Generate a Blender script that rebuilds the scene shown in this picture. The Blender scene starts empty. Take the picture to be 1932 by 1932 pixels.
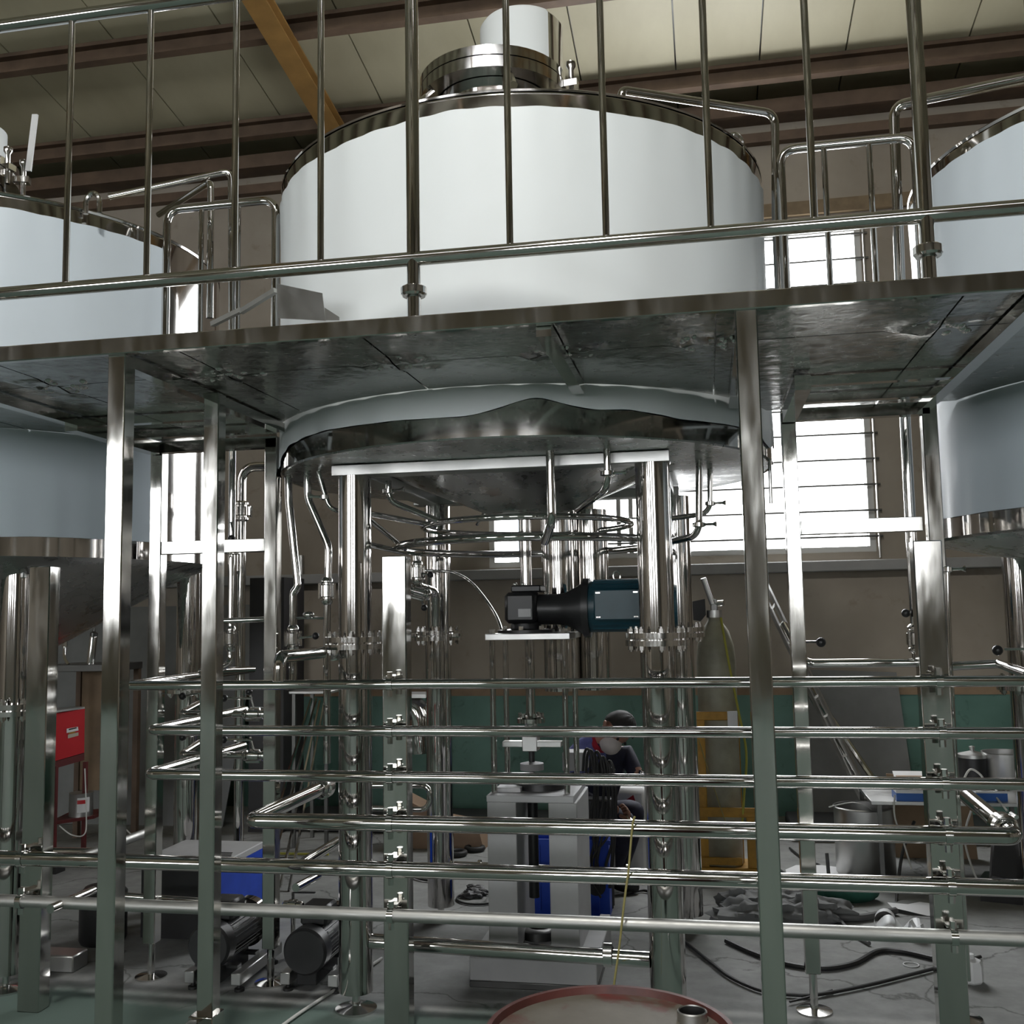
import bpy, bmesh, math, random
from mathutils import Vector, Matrix
random.seed(11)
R_ = math.radians
SC = bpy.context.scene
COL = SC.collection

# ------------------------------------------------------------------ camera
CAM_POS = Vector((0, 0, 1.6))
FOC = 1932.0
def cam_rows(yaw, pit, rol):
    cy, sy, cp, sp = math.cos(yaw), math.sin(yaw), math.cos(pit), math.sin(pit)
    f = Vector((-sy * cp, cy * cp, sp)); r = Vector((cy, sy, 0)); u = r.cross(f)
    cr, sr = math.cos(rol), math.sin(rol)
    return r * cr + u * sr, u * cr - r * sr, f
CR, CU, CF = cam_rows(R_(10.71), R_(5.68), R_(-1.03))
cd = bpy.data.cameras.new('camera'); cam = bpy.data.objects.new('camera', cd); COL.objects.link(cam)
cd.sensor_width = 36; cd.lens = 36; cd.clip_start = 0.05; cd.clip_end = 100
cam.matrix_world = Matrix(((CR.x, CU.x, -CF.x, 0), (CR.y, CU.y, -CF.y, 0), (CR.z, CU.z, -CF.z, 1.6), (0, 0, 0, 1)))
SC.camera = cam
def ray(px, py): return CR * ((px - 966) / FOC) + CU * ((966 - py) / FOC) + CF
def at(px, py, y):            # the point on the plane Y = y seen at a pixel of the photograph
    d = ray(px, py); return CAM_POS + d * (y / d.y)
def onz(px, py, z=0.0):       # the same on a horizontal plane
    d = ray(px, py); return CAM_POS + d * ((z - 1.6) / d.z)

def onx(px, py, x):           # on a plane X = x
    d = ray(px, py); return CAM_POS + d * (x / d.x)
# ------------------------------------------------------------------ world, lights, exposure
wd = bpy.data.worlds.new('world'); SC.world = wd; wd.use_nodes = True
wd.node_tree.nodes['Background'].inputs[0].default_value = (0.80, 0.88, 1.0, 1)
wd.node_tree.nodes['Background'].inputs[1].default_value = 1.0
vs = SC.view_settings
vs.view_transform = 'Standard'; vs.look = 'None'; vs.gamma = 1; vs.use_curve_mapping = False
vs.exposure = 0.25
SC.cycles.max_bounces = 6; SC.cycles.diffuse_bounces = 3; SC.cycles.glossy_bounces = 4
SC.cycles.use_adaptive_sampling = True; SC.cycles.adaptive_threshold = 0.03
SC.cycles.transmission_bounces = 4; SC.cycles.transparent_max_bounces = 6
SC.cycles.caustics_reflective = False; SC.cycles.caustics_refractive = False
SC.cycles.sample_clamp_indirect = 4.0
SC.cycles.use_denoising = True
def area(name, loc, aim, sx, sy, power, col):
    l = bpy.data.lights.new(name, 'AREA'); l.shape = 'RECTANGLE'; l.size = sx; l.size_y = sy
    l.energy = power; l.color = col
    o = bpy.data.objects.new(name, l); COL.objects.link(o); o.location = loc
    o.rotation_euler = (Vector(aim) - Vector(loc)).to_track_quat('-Z', 'Y').to_euler()
    return o
# the ceiling lamp over the aisle: it lights the front of the middle tank and throws the pipe shadows back onto the floor
area('hall_lamp_offscreen', (-.7, 0.25, 6.5), (-.7, 0.85, 0), 0.6, 0.45, 190, (1.0, 0.98, 0.94))
# all other light comes from the glass of the windows and of the roof-light strip, further down

# ------------------------------------------------------------------ materials
MATS = {}
def nmat(name):
    m = bpy.data.materials.new(name); m.use_nodes = True
    nt = m.node_tree; b = nt.nodes['Principled BSDF']; MATS[name] = m
    return m, nt, b
def coord(nt, scale=(1, 1, 1), world=True):
    g = nt.nodes.new('ShaderNodeNewGeometry' if world else 'ShaderNodeTexCoord')
    mp = nt.nodes.new('ShaderNodeMapping'); mp.inputs['Scale'].default_value = scale
    nt.links.new(g.outputs['Position' if world else 'Object'], mp.inputs['Vector']); return mp.outputs[0]
def noise(nt, vec, scale, detail=4, rough=.55, dist=0):
    n = nt.nodes.new('ShaderNodeTexNoise'); n.inputs['Scale'].default_value = scale
    n.inputs['Detail'].default_value = detail; n.inputs['Roughness'].default_value = rough
    n.inputs['Distortion'].default_value = dist
    nt.links.new(vec, n.inputs['Vector']); return n.outputs['Fac']
def ramp(nt, fac, stops):
    r = nt.nodes.new('ShaderNodeValToRGB'); e = r.color_ramp.elements
    while len(e) < len(stops): e.new(0.5)
    for el, (p, c) in zip(e, stops):
        el.position = p; el.color = (c[0], c[1], c[2], 1) if isinstance(c, (tuple, list)) else (c, c, c, 1)
    nt.links.new(fac, r.inputs[0]); return r.outputs[0]
def bump(nt, b, fac, strength, dist=0.01):
    n = nt.nodes.new('ShaderNodeBump'); n.inputs['Strength'].default_value = strength; n.inputs['Distance'].default_value = dist
    nt.links.new(fac, n.inputs['Height']); nt.links.new(n.outputs[0], b.inputs['Normal'])
def plain(name, col, rough=.5, metal=0.0, var=0.0, vs_=9.0, spec=.5, coat=0.0, bmp=0.0):
    m, nt, b = nmat(name)
    b.inputs['Base Color'].default_value = (*col, 1); b.inputs['Roughness'].default_value = rough
    b.inputs['Metallic'].default_value = metal; b.inputs['Specular IOR Level'].default_value = spec
    b.inputs['Coat Weight'].default_value = coat
    if var or bmp:
        v = coord(nt)
        f = noise(nt, v, vs_)
        if var:
            lo = tuple(c * (1 - var) for c in col); hi = tuple(min(1, c * (1 + var)) for c in col)
            nt.links.new(ramp(nt, f, [(.3, lo), (.7, hi)]), b.inputs['Base Color'])
        if bmp: bump(nt, b, f, bmp, .01)
    return m
def steel(name, col, r0, r1, sc=(3, 3, 3), nsc=4.0, bmp=0.0, bsc=6.0):
    m, nt, b = nmat(name)
    b.inputs['Metallic'].default_value = 1
    v = coord(nt, sc); f = noise(nt, v, nsc)
    nt.links.new(ramp(nt, f, [(.3, tuple(c * .93 for c in col)), (.7, col)]), b.inputs['Base Color'])
    nt.links.new(ramp(nt, f, [(.3, r0), (.7, r1)]), b.inputs['Roughness'])
    if bmp:
        f2 = noise(nt, coord(nt), bsc, 2); bump(nt, b, f2, bmp, .01)
    return m
steel('steel_tube', (.64, .63, .61), .04, .09)
steel('steel_box', (.58, .57, .54), .045, .15, (6, 6, 1), 3, .08, 5)
steel('steel_tank', (.62, .60, .58), .05, .10, (2, 2, .5), 4, .02, 3)
steel('steel_leg', (.62, .60, .58), .05, .11, (6, 6, .5), 5)
steel('steel_satin', (.56, .56, .55), .30, .42)
steel('steel_deck', (.42, .42, .40), .14, .30, (3, 3, 3), 6, .35, 14)
steel('steel_dull', (.46, .46, .44), .42, .58, (3, 3, 3), 6)
steel('steel_under', (.54, .54, .53), .22, .36)
steel('steel_dark', (.16, .16, .155), .3, .45)
steel('steel_fit', (.68, .67, .65), .08, .16)
plain('film', (.80, .845, .85), .42, var=.02, vs_=2, spec=.35)
plain('film_blue', (.68, .76, .82), .30, var=.03, vs_=2, spec=.5)
plain('film_grey', (.62, .64, .66), .35, var=.03)
plain('black_paint', (.018, .018, .019), .38, var=.2)
plain('black_rubber', (.015, .015, .015), .6)
plain('rubber_grey', (.13, .13, .13), .6)
plain('teal_paint', (.012, .055, .075), .4, var=.15)
plain('grey_paint', (.36, .36, .36), .5, var=.05)
plain('grey_light', (.52, .52, .52), .5, var=.05)
plain('red_paint', (.52, .018, .025), .42, var=.06)
plain('dark_red', (.10, .012, .012), .55, var=.25)
plain('yellow_paint', (.42, .22, .018), .5, var=.25, vs_=14)
plain('blue_plastic', (.012, .07, .55), .4, var=.1)
plain('blue_card', (.02, .11, .40), .5)
plain('white_paper', (.80, .80, .80), .6)
plain('white_plastic', (.75, .76, .76), .45)
plain('cream', (.50, .46, .36), .6)
plain('brass', (.55, .42, .12), .35, metal=1)
plain('yellow_hose', (.42, .40, .06), .5)
plain('rope', (.30, .26, .10), .8)
plain('skin', (.42, .22, .16), .5, var=.08, vs_=30)
plain('hair', (.012, .011, .010), .75, var=.3, vs_=60)
plain('mask', (.66, .60, .57), .7, var=.04, vs_=30)
plain('denim', (.06, .07, .22), .75, var=.25, vs_=30)
plain('denim_light', (.10, .11, .30), .75, var=.2, vs_=30)
plain('navy', (.014, .015, .035), .75, var=.3, vs_=30)
plain('red_cloth', (.36, .015, .03), .7, var=.2, vs_=30)
plain('plywood', (.26, .18, .11), .7, var=.2, vs_=5)
plain('grey_board', (.20, .205, .205), .75, var=.12, vs_=4)
plain('concrete_grey', (.34, .34, .335), .7, var=.10, vs_=5)
plain('cylinder_paint', (.30, .29, .22), .45, var=.2, vs_=8)
plain('green_cloth', (.02, .10, .07), .8, var=.3)
plain('cable_black', (.02, .02, .02), .5)
plain('cable_white', (.55, .55, .52), .5)
plain('cardboard', (.30, .20, .13), .7, var=.1)
plain('window_frame', (.62, .62, .60), .45)
plain('rafter_paint', (.30, .165, .045), .55, var=.18, vs_=5)
plain('lintel', (.19, .135, .075), .6, var=.2)
plain('purlin_paint', (.13, .085, .055), .6, var=.25, vs_=5)
def emis(name, col, s):
    m, nt, b = nmat(name)
    b.inputs['Base Color'].default_value = (.8, .8, .8, 1)
    b.inputs['Emission Color'].default_value = (*col, 1); b.inputs['Emission Strength'].default_value = s
emis('pane_day', (.96, .98, 1.0), 11.0)        # window glass, the same on both sides of the hall
emis('rooflight_day', (.95, .97, 1.0), 5.0)

def wallmat():
    m, nt, b = nmat('wall_paint'); b.inputs['Roughness'].default_value = .75
    v = coord(nt); f = noise(nt, v, 1.1, 6); f2 = noise(nt, v, 5, 5, .6, .4)
    base = ramp(nt, f, [(.3, (.28, .24, .195)), (.7, (.405, .36, .30))])
    st = ramp(nt, f2, [(.60, (1, 1, 1)), (.72, (.62, .57, .52))])
    mx = nt.nodes.new('ShaderNodeMix'); mx.data_type = 'RGBA'; mx.blend_type = 'MULTIPLY'; mx.inputs[0].default_value = .55
    nt.links.new(base, mx.inputs[6]); nt.links.new(st, mx.inputs[7]); nt.links.new(mx.outputs[2], b.inputs['Base Color'])
    bump(nt, b, f2, .1, .01)
wallmat()
def dado():
    m, nt, b = nmat('dado_green'); b.inputs['Roughness'].default_value = .55
    v = coord(nt); f = noise(nt, v, 2.2, 6); f2 = noise(nt, v, 7, 6, .65, .8)
    base = ramp(nt, f, [(.3, (.08, .18, .145)), (.7, (.13, .26, .215))])
    st = ramp(nt, f2, [(.58, (1, 1, 1)), (.70, (.35, .42, .38))])
    mx = nt.nodes.new('ShaderNodeMix'); mx.data_type = 'RGBA'; mx.blend_type = 'MULTIPLY'; mx.inputs[0].default_value = .7
    nt.links.new(base, mx.inputs[6]); nt.links.new(st, mx.inputs[7]); nt.links.new(mx.outputs[2], b.inputs['Base Color'])
dado()
def floormat():
    m, nt, b = nmat('floor_concrete'); b.inputs['Roughness'].default_value = .85; b.inputs['Specular IOR Level'].default_value = .2
    v = coord(nt); f = noise(nt, v, 1.6, 7); f2 = noise(nt, v, 9, 6, .65)
    base = ramp(nt, f, [(.3, (.27, .275, .265)), (.7, (.40, .405, .395))])
    st = ramp(nt, f2, [(.35, (.78, .78, .78)), (.6, (1, 1, 1))])
    mx = nt.nodes.new('ShaderNodeMix'); mx.data_type = 'RGBA'; mx.blend_type = 'MULTIPLY'; mx.inputs[0].default_value = .8
    nt.links.new(base, mx.inputs[6]); nt.links.new(st, mx.inputs[7])
    # cracks
    vo = nt.nodes.new('ShaderNodeTexVoronoi'); vo.feature = 'DISTANCE_TO_EDGE'; vo.inputs['Scale'].default_value = .8
    nz = nt.nodes.new('ShaderNodeTexNoise'); nz.inputs['Scale'].default_value = 3.5; nz.inputs['Detail'].default_value = 6
    nt.links.new(v, nz.inputs['Vector'])
    ad = nt.nodes.new('ShaderNodeMixRGB'); ad.blend_type = 'ADD'; ad.inputs[0].default_value = .45
    nt.links.new(v, ad.inputs[1]); nt.links.new(nz.outputs['Color'], ad.inputs[2]); nt.links.new(ad.outputs[0], vo.inputs['Vector'])
    ck = ramp(nt, vo.outputs['Distance'], [(.0, (.35, .35, .34)), (.009, (1, 1, 1))])
    m2 = nt.nodes.new('ShaderNodeMix'); m2.data_type = 'RGBA'; m2.blend_type = 'MULTIPLY'; m2.inputs[0].default_value = .8
    nt.links.new(mx.outputs[2], m2.inputs[6]); nt.links.new(ck, m2.inputs[7])
    # old green floor paint with a worn edge in the aisle (towards the camera)
    sp = nt.nodes.new('ShaderNodeSeparateXYZ'); nt.links.new(v, sp.inputs[0])
    mth = nt.nodes.new('ShaderNodeMath'); mth.operation = 'MULTIPLY_ADD'; mth.inputs[1].default_value = .5; mth.inputs[2].default_value = 0
    nt.links.new(noise(nt, v, 3, 5), mth.inputs[0])
    s2 = nt.nodes.new('ShaderNodeMath'); s2.operation = 'ADD'; nt.links.new(sp.outputs['Y'], s2.inputs[0]); nt.links.new(mth.outputs[0], s2.inputs[1])
    mr = nt.nodes.new('ShaderNodeMapRange'); mr.inputs['From Min'].default_value = 4.55; mr.inputs['From Max'].default_value = 4.35
    nt.links.new(s2.outputs[0], mr.inputs['Value'])
    m3 = nt.nodes.new('ShaderNodeMix'); m3.data_type = 'RGBA'; nt.links.new(mr.outputs[0], m3.inputs[0])
    nt.links.new(m2.outputs[2], m3.inputs[6]); m3.inputs[7].default_value = (.115, .16, .14, 1)
    nt.links.new(m3.outputs[2], b.inputs['Base Color'])
    bump(nt, b, f2, .12, .01)
floormat()
def roofmat():
    m, nt, b = nmat('roof_panel'); b.inputs['Roughness'].default_value = .5
    v = coord(nt, (1, .4, 1)); f = noise(nt, v, 2, 6)
    nt.links.new(ramp(nt, f, [(.3, (.45, .41, .275)), (.7, (.57, .53, .37))]), b.inputs['Base Color'])
roofmat()
def rustmat():
    m, nt, b = nmat('drum_rust'); b.inputs['Roughness'].default_value = .55
    v = coord(nt); f = noise(nt, v, 5, 7, .6, .3)
    nt.links.new(ramp(nt, f, [(.32, (.12, .022, .02)), (.42, (.09, .045, .034)), (.48, (.105, .095, .075)), (.75, (.15, .14, .115))]), b.inputs['Base Color'])
    bump(nt, b, f, .2, .01)
rustmat()
plain('drum_rim', (.075, .022, .018), .5, var=.3, vs_=20)

# ------------------------------------------------------------------ mesh helpers
ORG = {}
class MB:
    def __init__(s): s.v = []; s.f = []
    def add(s, vs, fs):
        n = len(s.v); s.v += [Vector(v) for v in vs]; s.f += [tuple(i + n for i in f) for f in fs]; return s
    def box(s, x0, x1, y0, y1, z0, z1, bev=0.0):
        if bev <= 0:
            return s.add([(x0, y0, z0), (x1, y0, z0), (x1, y1, z0), (x0, y1, z0), (x0, y0, z1), (x1, y0, z1), (x1, y1, z1), (x0, y1, z1)],
                         [(0, 3, 2, 1), (4, 5, 6, 7), (0, 1, 5, 4), (1, 2, 6, 5), (2, 3, 7, 6), (3, 0, 4, 7)])
        bm = bmesh.new(); bmesh.ops.create_cube(bm, size=1)
        for v in bm.verts:
            v.co = Vector(((x0 + x1) / 2 + v.co.x * (x1 - x0), (y0 + y1) / 2 + v.co.y * (y1 - y0), (z0 + z1) / 2 + v.co.z * (z1 - z0)))
        bmesh.ops.bevel(bm, geom=bm.edges[:], offset=bev, segments=1, affect='EDGES')
        bm.verts.index_update()
        s.add([v.co.copy() for v in bm.verts], [[v.index for v in f.verts] for f in bm.faces]); bm.free(); return s
    def obox(s, c, ax, ay, az, bev=0.0):   # oriented box: centre and three half-axis vectors
        c, ax, ay, az = Vector(c), Vector(ax), Vector(ay), Vector(az)
        t = MB().box(-1, 1, -1, 1, -1, 1)
        if bev > 0:
            lx, ly, lz = ax.length, ay.length, az.length
            t = MB().box(-lx, lx, -ly, ly, -lz, lz, bev)
            return s.add([c + ax.normalized() * v.x + ay.normalized() * v.y + az.normalized() * v.z for v in t.v], t.f)
        return s.add([c + ax * v.x + ay * v.y + az * v.z for v in t.v], t.f)
    def bar(s, p0, p1, w, h, bev=0.0, up=(0, 0, 1)):  # rectangular bar from p0 to p1
        p0, p1 = Vector(p0), Vector(p1); d = (p1 - p0); a = d / 2; u = Vector(up)
        sd = d.cross(u)
        if sd.length < 1e-6: sd = d.cross(Vector((0, 1, 0)))
        sd.normalize(); uu = sd.cross(d).normalized()
        return s.obox((p0 + p1) / 2, a, sd * (w / 2), uu * (h / 2), bev)
    def cyl(s, p0, p1, r0, r1=None, n=20, caps=True):
        p0, p1 = Vector(p0), Vector(p1); r1 = r0 if r1 is None else r1
        d = (p1 - p0).normalized(); a = d.orthogonal().normalized(); b = d.cross(a)
        vs = []
        for p, r in ((p0, r0), (p1, r1)):
            for i in range(n):
                t = 2 * math.pi * i / n; vs.append(p + (a * math.cos(t) + b * math.sin(t)) * r)
        fs = [(i, (i + 1) % n, n + (i + 1) % n, n + i) for i in range(n)]
        if caps: fs += [tuple(range(n - 1, -1, -1)), tuple(range(n, 2 * n))]
        return s.add(vs, fs)
    def tube(s, pts, r, n=14, bend=0.0, seg=6, caps=True, closed=False):
        P = [Vector(p) for p in pts]
        if bend > 0 and not closed and len(P) > 2 and not isinstance(r, (list, tuple)):
            Q = [P[0]]
            for i in range(1, len(P) - 1):
                a = (P[i - 1] - P[i]); b = (P[i + 1] - P[i]); la, lb = a.length, b.length
                a.normalize(); b.normalize(); k = min(bend, la * .48, lb * .48)
                s0, s1 = P[i] + a * k, P[i] + b * k
                for j in range(seg + 1):
                    t = j / seg; Q.append(s0 * (1 - t) ** 2 + P[i] * 2 * t * (1 - t) + s1 * t * t)
            Q.append(P[-1]); P = Q
        m = len(P); T = []
        for i in range(m):
            if closed: d = P[(i + 1) % m] - P[i - 1]
            else: d = P[min(i + 1, m - 1)] - P[max(i - 1, 0)]
            T.append(d.normalized())
        a = T[0].orthogonal().normalized(); vs = []; 
        for i in range(m):
            a = (a - T[i] * a.dot(T[i]))
            a = a.normalized() if a.length > 1e-6 else T[i].orthogonal().normalized()
            b = T[i].cross(a)
            rr = r[i] if isinstance(r, (list, tuple)) else r
            for j in range(n):
                t = 2 * math.pi * j / n; vs.append(P[i] + (a * math.cos(t) + b * math.sin(t)) * rr)
        fs = []
        for i in range(m if closed else m - 1):
            i2 = (i + 1) % m
            for j in range(n): fs.append((i * n + j, i * n + (j + 1) % n, i2 * n + (j + 1) % n, i2 * n + j))
        if caps and not closed: fs += [tuple(range(n - 1, -1, -1)), tuple(range((m - 1) * n, m * n))]
        return s.add(vs, fs)
    def lathe(s, prof, c=(0, 0, 0), n=32, axis=None, a0=0.0, a1=2 * math.pi):
        c = Vector(c); ax = Vector(axis or (0, 0, 1)).normalized(); u = ax.orthogonal().normalized(); w = ax.cross(u)
        if axis is None: u, w = Vector((1, 0, 0)), Vector((0, 1, 0))
        full = abs(a1 - a0 - 2 * math.pi) < 1e-6; k = n if full else n + 1; vs = []; fs = []; m = len(prof)
        for i in range(k):
            t = a0 + (a1 - a0) * i / n
            for r, z in prof: vs.append(c + (u * math.cos(t) + w * math.sin(t)) * r + ax * z)
        for i in range(n):
            i2 = (i + 1) % k
            for j in range(m - 1): fs.append((i * m + j, i2 * m + j, i2 * m + j + 1, i * m + j + 1))
        return s.add(vs, fs)
    def sphere(s, c, r, n=12, sc=(1, 1, 1)):
        c = Vector(c); prof = [(max(1e-5, r * math.sin(math.pi * i / n)), -r * math.cos(math.pi * i / n)) for i in range(n + 1)]
        t = MB().lathe(prof, (0, 0, 0), n * 2)
        return s.add([c + Vector((v.x * sc[0], v.y * sc[1], v.z * sc[2])) for v in t.v], t.f)
    def prism(s, poly, d):     # polygon (3D points) extruded by vector d
        n = len(poly); d = Vector(d); P = [Vector(p) for p in poly]
        return s.add(P + [p + d for p in P], [tuple(range(n - 1, -1, -1)), tuple(range(n, 2 * n))] + [(i, (i + 1) % n, n + (i + 1) % n, n + i) for i in range(n)])
    def hexnut(s, p0, p1, r): return s.cyl(p0, p1, r, r, 6)
    def merge(s, o): return s.add(o.v, o.f)
    def build(s, name, mat, parent=None, base=None, ang=38, weld=False):
        org = ORG[parent.name] if parent is not None else Vector(base if base is not None else (0, 0, 0))
        me = bpy.data.meshes.new(name)
        me.from_pydata([v - org for v in s.v], [], s.f); me.update()
        bm = bmesh.new(); bm.from_mesh(me)
        if weld: bmesh.ops.remove_doubles(bm, verts=bm.verts[:], dist=1e-5)
        bmesh.ops.recalc_face_normals(bm, faces=bm.faces[:]); bm.to_mesh(me); bm.free()
        me.shade_smooth(); me.set_sharp_from_angle(angle=R_(ang))
        me.materials.append(MATS[mat] if isinstance(mat, str) else mat)
        o = bpy.data.objects.new(name, me); COL.objects.link(o)
        if parent is not None: o.parent = parent
        else: o.location = org
        ORG[o.name] = org
        return o
def tag(o, label, cat, group=None):
    o['label'] = label; o['category'] = cat
    if group: o['group'] = group
    return o
def thing(name, label, cat, loc, group=None):
    o = bpy.data.objects.new(name, None); o.empty_display_size = .1; COL.objects.link(o)
    o.location = loc; ORG[o.name] = Vector(loc); return tag(o, label, cat, group)
def struct(name, mb, mat, parent=None, ang=38):
    o = mb.build(name, mat, parent, None, ang); o['kind'] = 'structure'; return o
def stuff(o): o['kind'] = 'stuff'; return o
def share(src, name, parent, delta):   # another piece with the same mesh
    o = bpy.data.objects.new(name, src.data); COL.objects.link(o); o.parent = parent; o.location = src.location + Vector(delta)
    ORG[o.name] = ORG[parent.name]; return o

# ================================================================== the hall
WX0, WX1, WY0, WY1 = -14.0, 10.0, -12.0, 8.4
def roofz(y): return 5.91 - 0.157 * (y - 7.8)
struct('floor', MB().box(WX0 - .2, WX1 + .2, WY0 - .2, WY1 + .2, -.2, 0), 'floor_concrete')
# back wall with two window openings
W1 = (-.95, 1.31, 2.035, 4.68); W2 = (-1.79, -1.49, 1.985, 3.6)
wb = MB()
wb.box(WX0, W2[0], WY1, WY1 + .2, 0, 6.1); wb.box(W2[0], W2[1], WY1, WY1 + .2, 0, W2[2]); wb.box(W2[0], W2[1], WY1, WY1 + .2, W2[3], 6.1)
wb.box(W2[1], W1[0], WY1, WY1 + .2, 0, 6.1); wb.box(W1[0], W1[1], WY1, WY1 + .2, 0, W1[2]); wb.box(W1[0], W1[1], WY1, WY1 + .2, W1[3], 6.1)
wb.box(W1[1], WX1, WY1, WY1 + .2, 0, 6.1)
wall_back = struct('wall_back', wb, 'wall_paint'); ORG[wall_back.name] = Vector((0, 0, 0))
struct('wall_left', MB().box(WX0 - .2, WX0, WY0, WY1 + .2, 0, 9.4), 'wall_paint')
struct('wall_right', MB().box(WX1, WX1 + .2, WY0, WY1 + .2, 0, 9.4), 'wall_paint')
# wall behind the camera: a row of windows like the one in the back wall, and a closed door
wf = MB(); DW = (5.6, 9.4, 0, 3.4); HW = [(c - 1.13, c + 1.13) for c in (-11.0, -6.5, -2.0, 2.5)]; hz = (2.035, 4.68)
wf.box(WX0, WX1, WY0 - .2, WY0, hz[1], 9.4); wf.box(WX0, DW[0], WY0 - .2, WY0, 0, hz[0])
xs = [WX0] + [v for w in HW for v in w] + [DW[0]]
for i in range(0, len(xs), 2): wf.box(xs[i], xs[i + 1], WY0 - .2, WY0, hz[0], hz[1])
wf.box(DW[0], DW[1], WY0 - .2, WY0, DW[3], hz[1]); wf.box(DW[1], WX1, WY0 - .2, WY0, 0, hz[1])
struct('wall_front', wf, 'wall_paint')
struct('door_1', MB().box(DW[0], DW[1], WY0 - .16, WY0 - .12, 0, DW[3]), 'grey_paint')
for i, (a, b) in enumerate(HW):
    struct('window_%d_offscreen' % (i + 3), MB().box(a, b, WY0 - .14, WY0 - .11, hz[0], hz[1]), 'pane_day')
# window frames, panes and bars in the back wall
def window(n, W, mull, bars):
    x0, x1, z0, z1 = W
    f = MB(); t = .045
    f.box(x0, x0 + t, WY1 + .01, WY1 + .09, z0, z1); f.box(x1 - t, x1, WY1 + .01, WY1 + .09, z0, z1)
    f.box(x0 + t, x1 - t, WY1 + .01, WY1 + .09, z0, z0 + t); f.box(x0 + t, x1 - t, WY1 + .01, WY1 + .09, z1 - t, z1)
    fr = struct('window_%d' % n, f, 'window_frame')
    ORG[fr.name] = Vector((0, 0, 0))
    xs = [x0 + t] + mull + [x1 - t]
    for i in range(len(xs) - 1):
        MB().box(xs[i] + .015, xs[i + 1] - .015, WY1 + .05, WY1 + .056, z0 + t, z1 - t).build('pane', 'pane_day', fr)
    for m in mull: MB().box(m - .018, m + .018, WY1 + .02, WY1 + .08, z0 + t, z1 - t).build('mullion', 'window_frame', fr)
    for z in bars:
        MB().cyl((x0, WY1 - .03, z), (x1 + .05, WY1 - .03, z), .009, n=8).build('window_bar', 'steel_dark', fr)
    if bars: 
        for x in (x1 + .02,): MB().cyl((x, WY1 - .03, z0 - .05), (x, WY1 - .03, z1), .009, n=8).build('bar_upright', 'steel_satin', fr)
window(1, W1, [-.70, -.60], [2.156 + .2035 * i for i in range(13)])
window(2, W2, [], [])
struct('trim_1', MB().box(WX0, WX1, WY1 - .10, WY1, 1.885, 1.97, .008), 'concrete_grey')
struct('trim_2', MB().box(WX0, WX1, WY1 - .03, WY1, .93, 1.005), 'plywood')
struct('baseboard_back', MB().box(WX0, WX1, WY1 - .015, WY1, 0, .93), 'dado_green')
struct('trim_3', MB().box(-1.2, 2.6, WY1 - .05, WY1, 4.79, 4.90), 'lintel')
# roof: outer sheet, lining panels, purlins, rafters
rs = MB(); ya, yb = WY0 - .3, WY1 + .3
def slab(mb, x0, x1, y0, y1, lo, hi):
    mb.add([(x0, y0, roofz(y0) + lo), (x1, y0, roofz(y0) + lo), (x1, y1, roofz(y1) + lo), (x0, y1, roofz(y1) + lo),
            (x0, y0, roofz(y0) + hi), (x1, y0, roofz(y0) + hi), (x1, y1, roofz(y1) + hi), (x0, y1, roofz(y1) + hi)],
           [(0, 3, 2, 1), (4, 5, 6, 7), (0, 1, 5, 4), (1, 2, 6, 5), (2, 3, 7, 6), (3, 0, 4, 7)])
    return mb
ceil = struct('ceiling', slab(rs, WX0 - .3, WX1 + .3, ya, yb, .05, .12), 'steel_dark'); ORG[ceil.name] = Vector((0, 0, 0))
edges = [-14.2, -13.1, -12.1, -11.1, -10.1, -9.2, -8.2, -7.2, -6.2, -5.25, -4.35, -3.46, -2.54, -1.61, -.86, -.1, .55, 1.2, 2.1, 3.0, 3.9, 4.8, 5.7, 6.6, 7.5, 8.4, 9.3, 10.2]
for i in range(len(edges) - 1):
    a, b = edges[i] + .006, edges[i + 1] - .006
    slab(MB(), a, b, -1.55, yb, 0, .045).build('roof_panel', 'roof_panel', ceil)
    slab(MB(), a, b, -2.35, -1.55, 0.02, .03).build(*(('roof_light_offscreen', 'rooflight_day') if -4.5 < a < 3.2 else ('roof_panel', 'roof_panel')), ceil)      # translucent roof-light strip over the aisle
    slab(MB(), a, b, ya, -2.35, 0, .045).build('roof_panel', 'roof_panel', ceil)
k = 4
for y in (7.93, 6.83, 5.73, 4.63, 3.53, 2.43, 1.33, .2, -.9, -2.0, -3.1, -4.2, -5.3, -6.4, -7.5, -8.6, -9.7, -10.8):
    zt = roofz(y); c = MB()
    c.box(WX0, WX1, y - .035, y + .035, zt - .03, zt); c.box(WX0, WX1, y + .025, y + .035, zt - .15, zt - .03); c.box(WX0, WX1, y - .05, y + .035, zt - .165, zt - .15)
    struct('trim_%d' % k, c, 'purlin_paint'); k += 1
struct('trim_%d' % k, MB().box(WX0, WX1, 8.22, 8.40, 5.60, 5.66).box(WX0, WX1, 8.2, 8.22, 5.60, 5.72), 'purlin_paint'); k += 1
struct('trim_%d' % k, MB().box(WX0, WX1, 8.32, 8.40, 5.42, 5.50), 'purlin_paint'); k += 1
for x in (-9.1, -2.95, 3.2):
    rb = MB()
    slab(rb, x - .085, x + .085, ya, 8.3, -.275, -.262); slab(rb, x - .006, x + .006, ya, 8.3, -.262, -.18); slab(rb, x - .085, x + .085, ya, 8.3, -.18, -.165)
    slab(rb, x + .02, x + .03, ya, 8.3, -.262, -.18)
    struct('trim_%d' % k, rb, 'rafter_paint'); k += 1
    struct('trim_%d' % k, MB().box(x - .085, x + .085, 8.18, 8.38, 0, 5.62), 'purlin_paint'); k += 1

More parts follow.
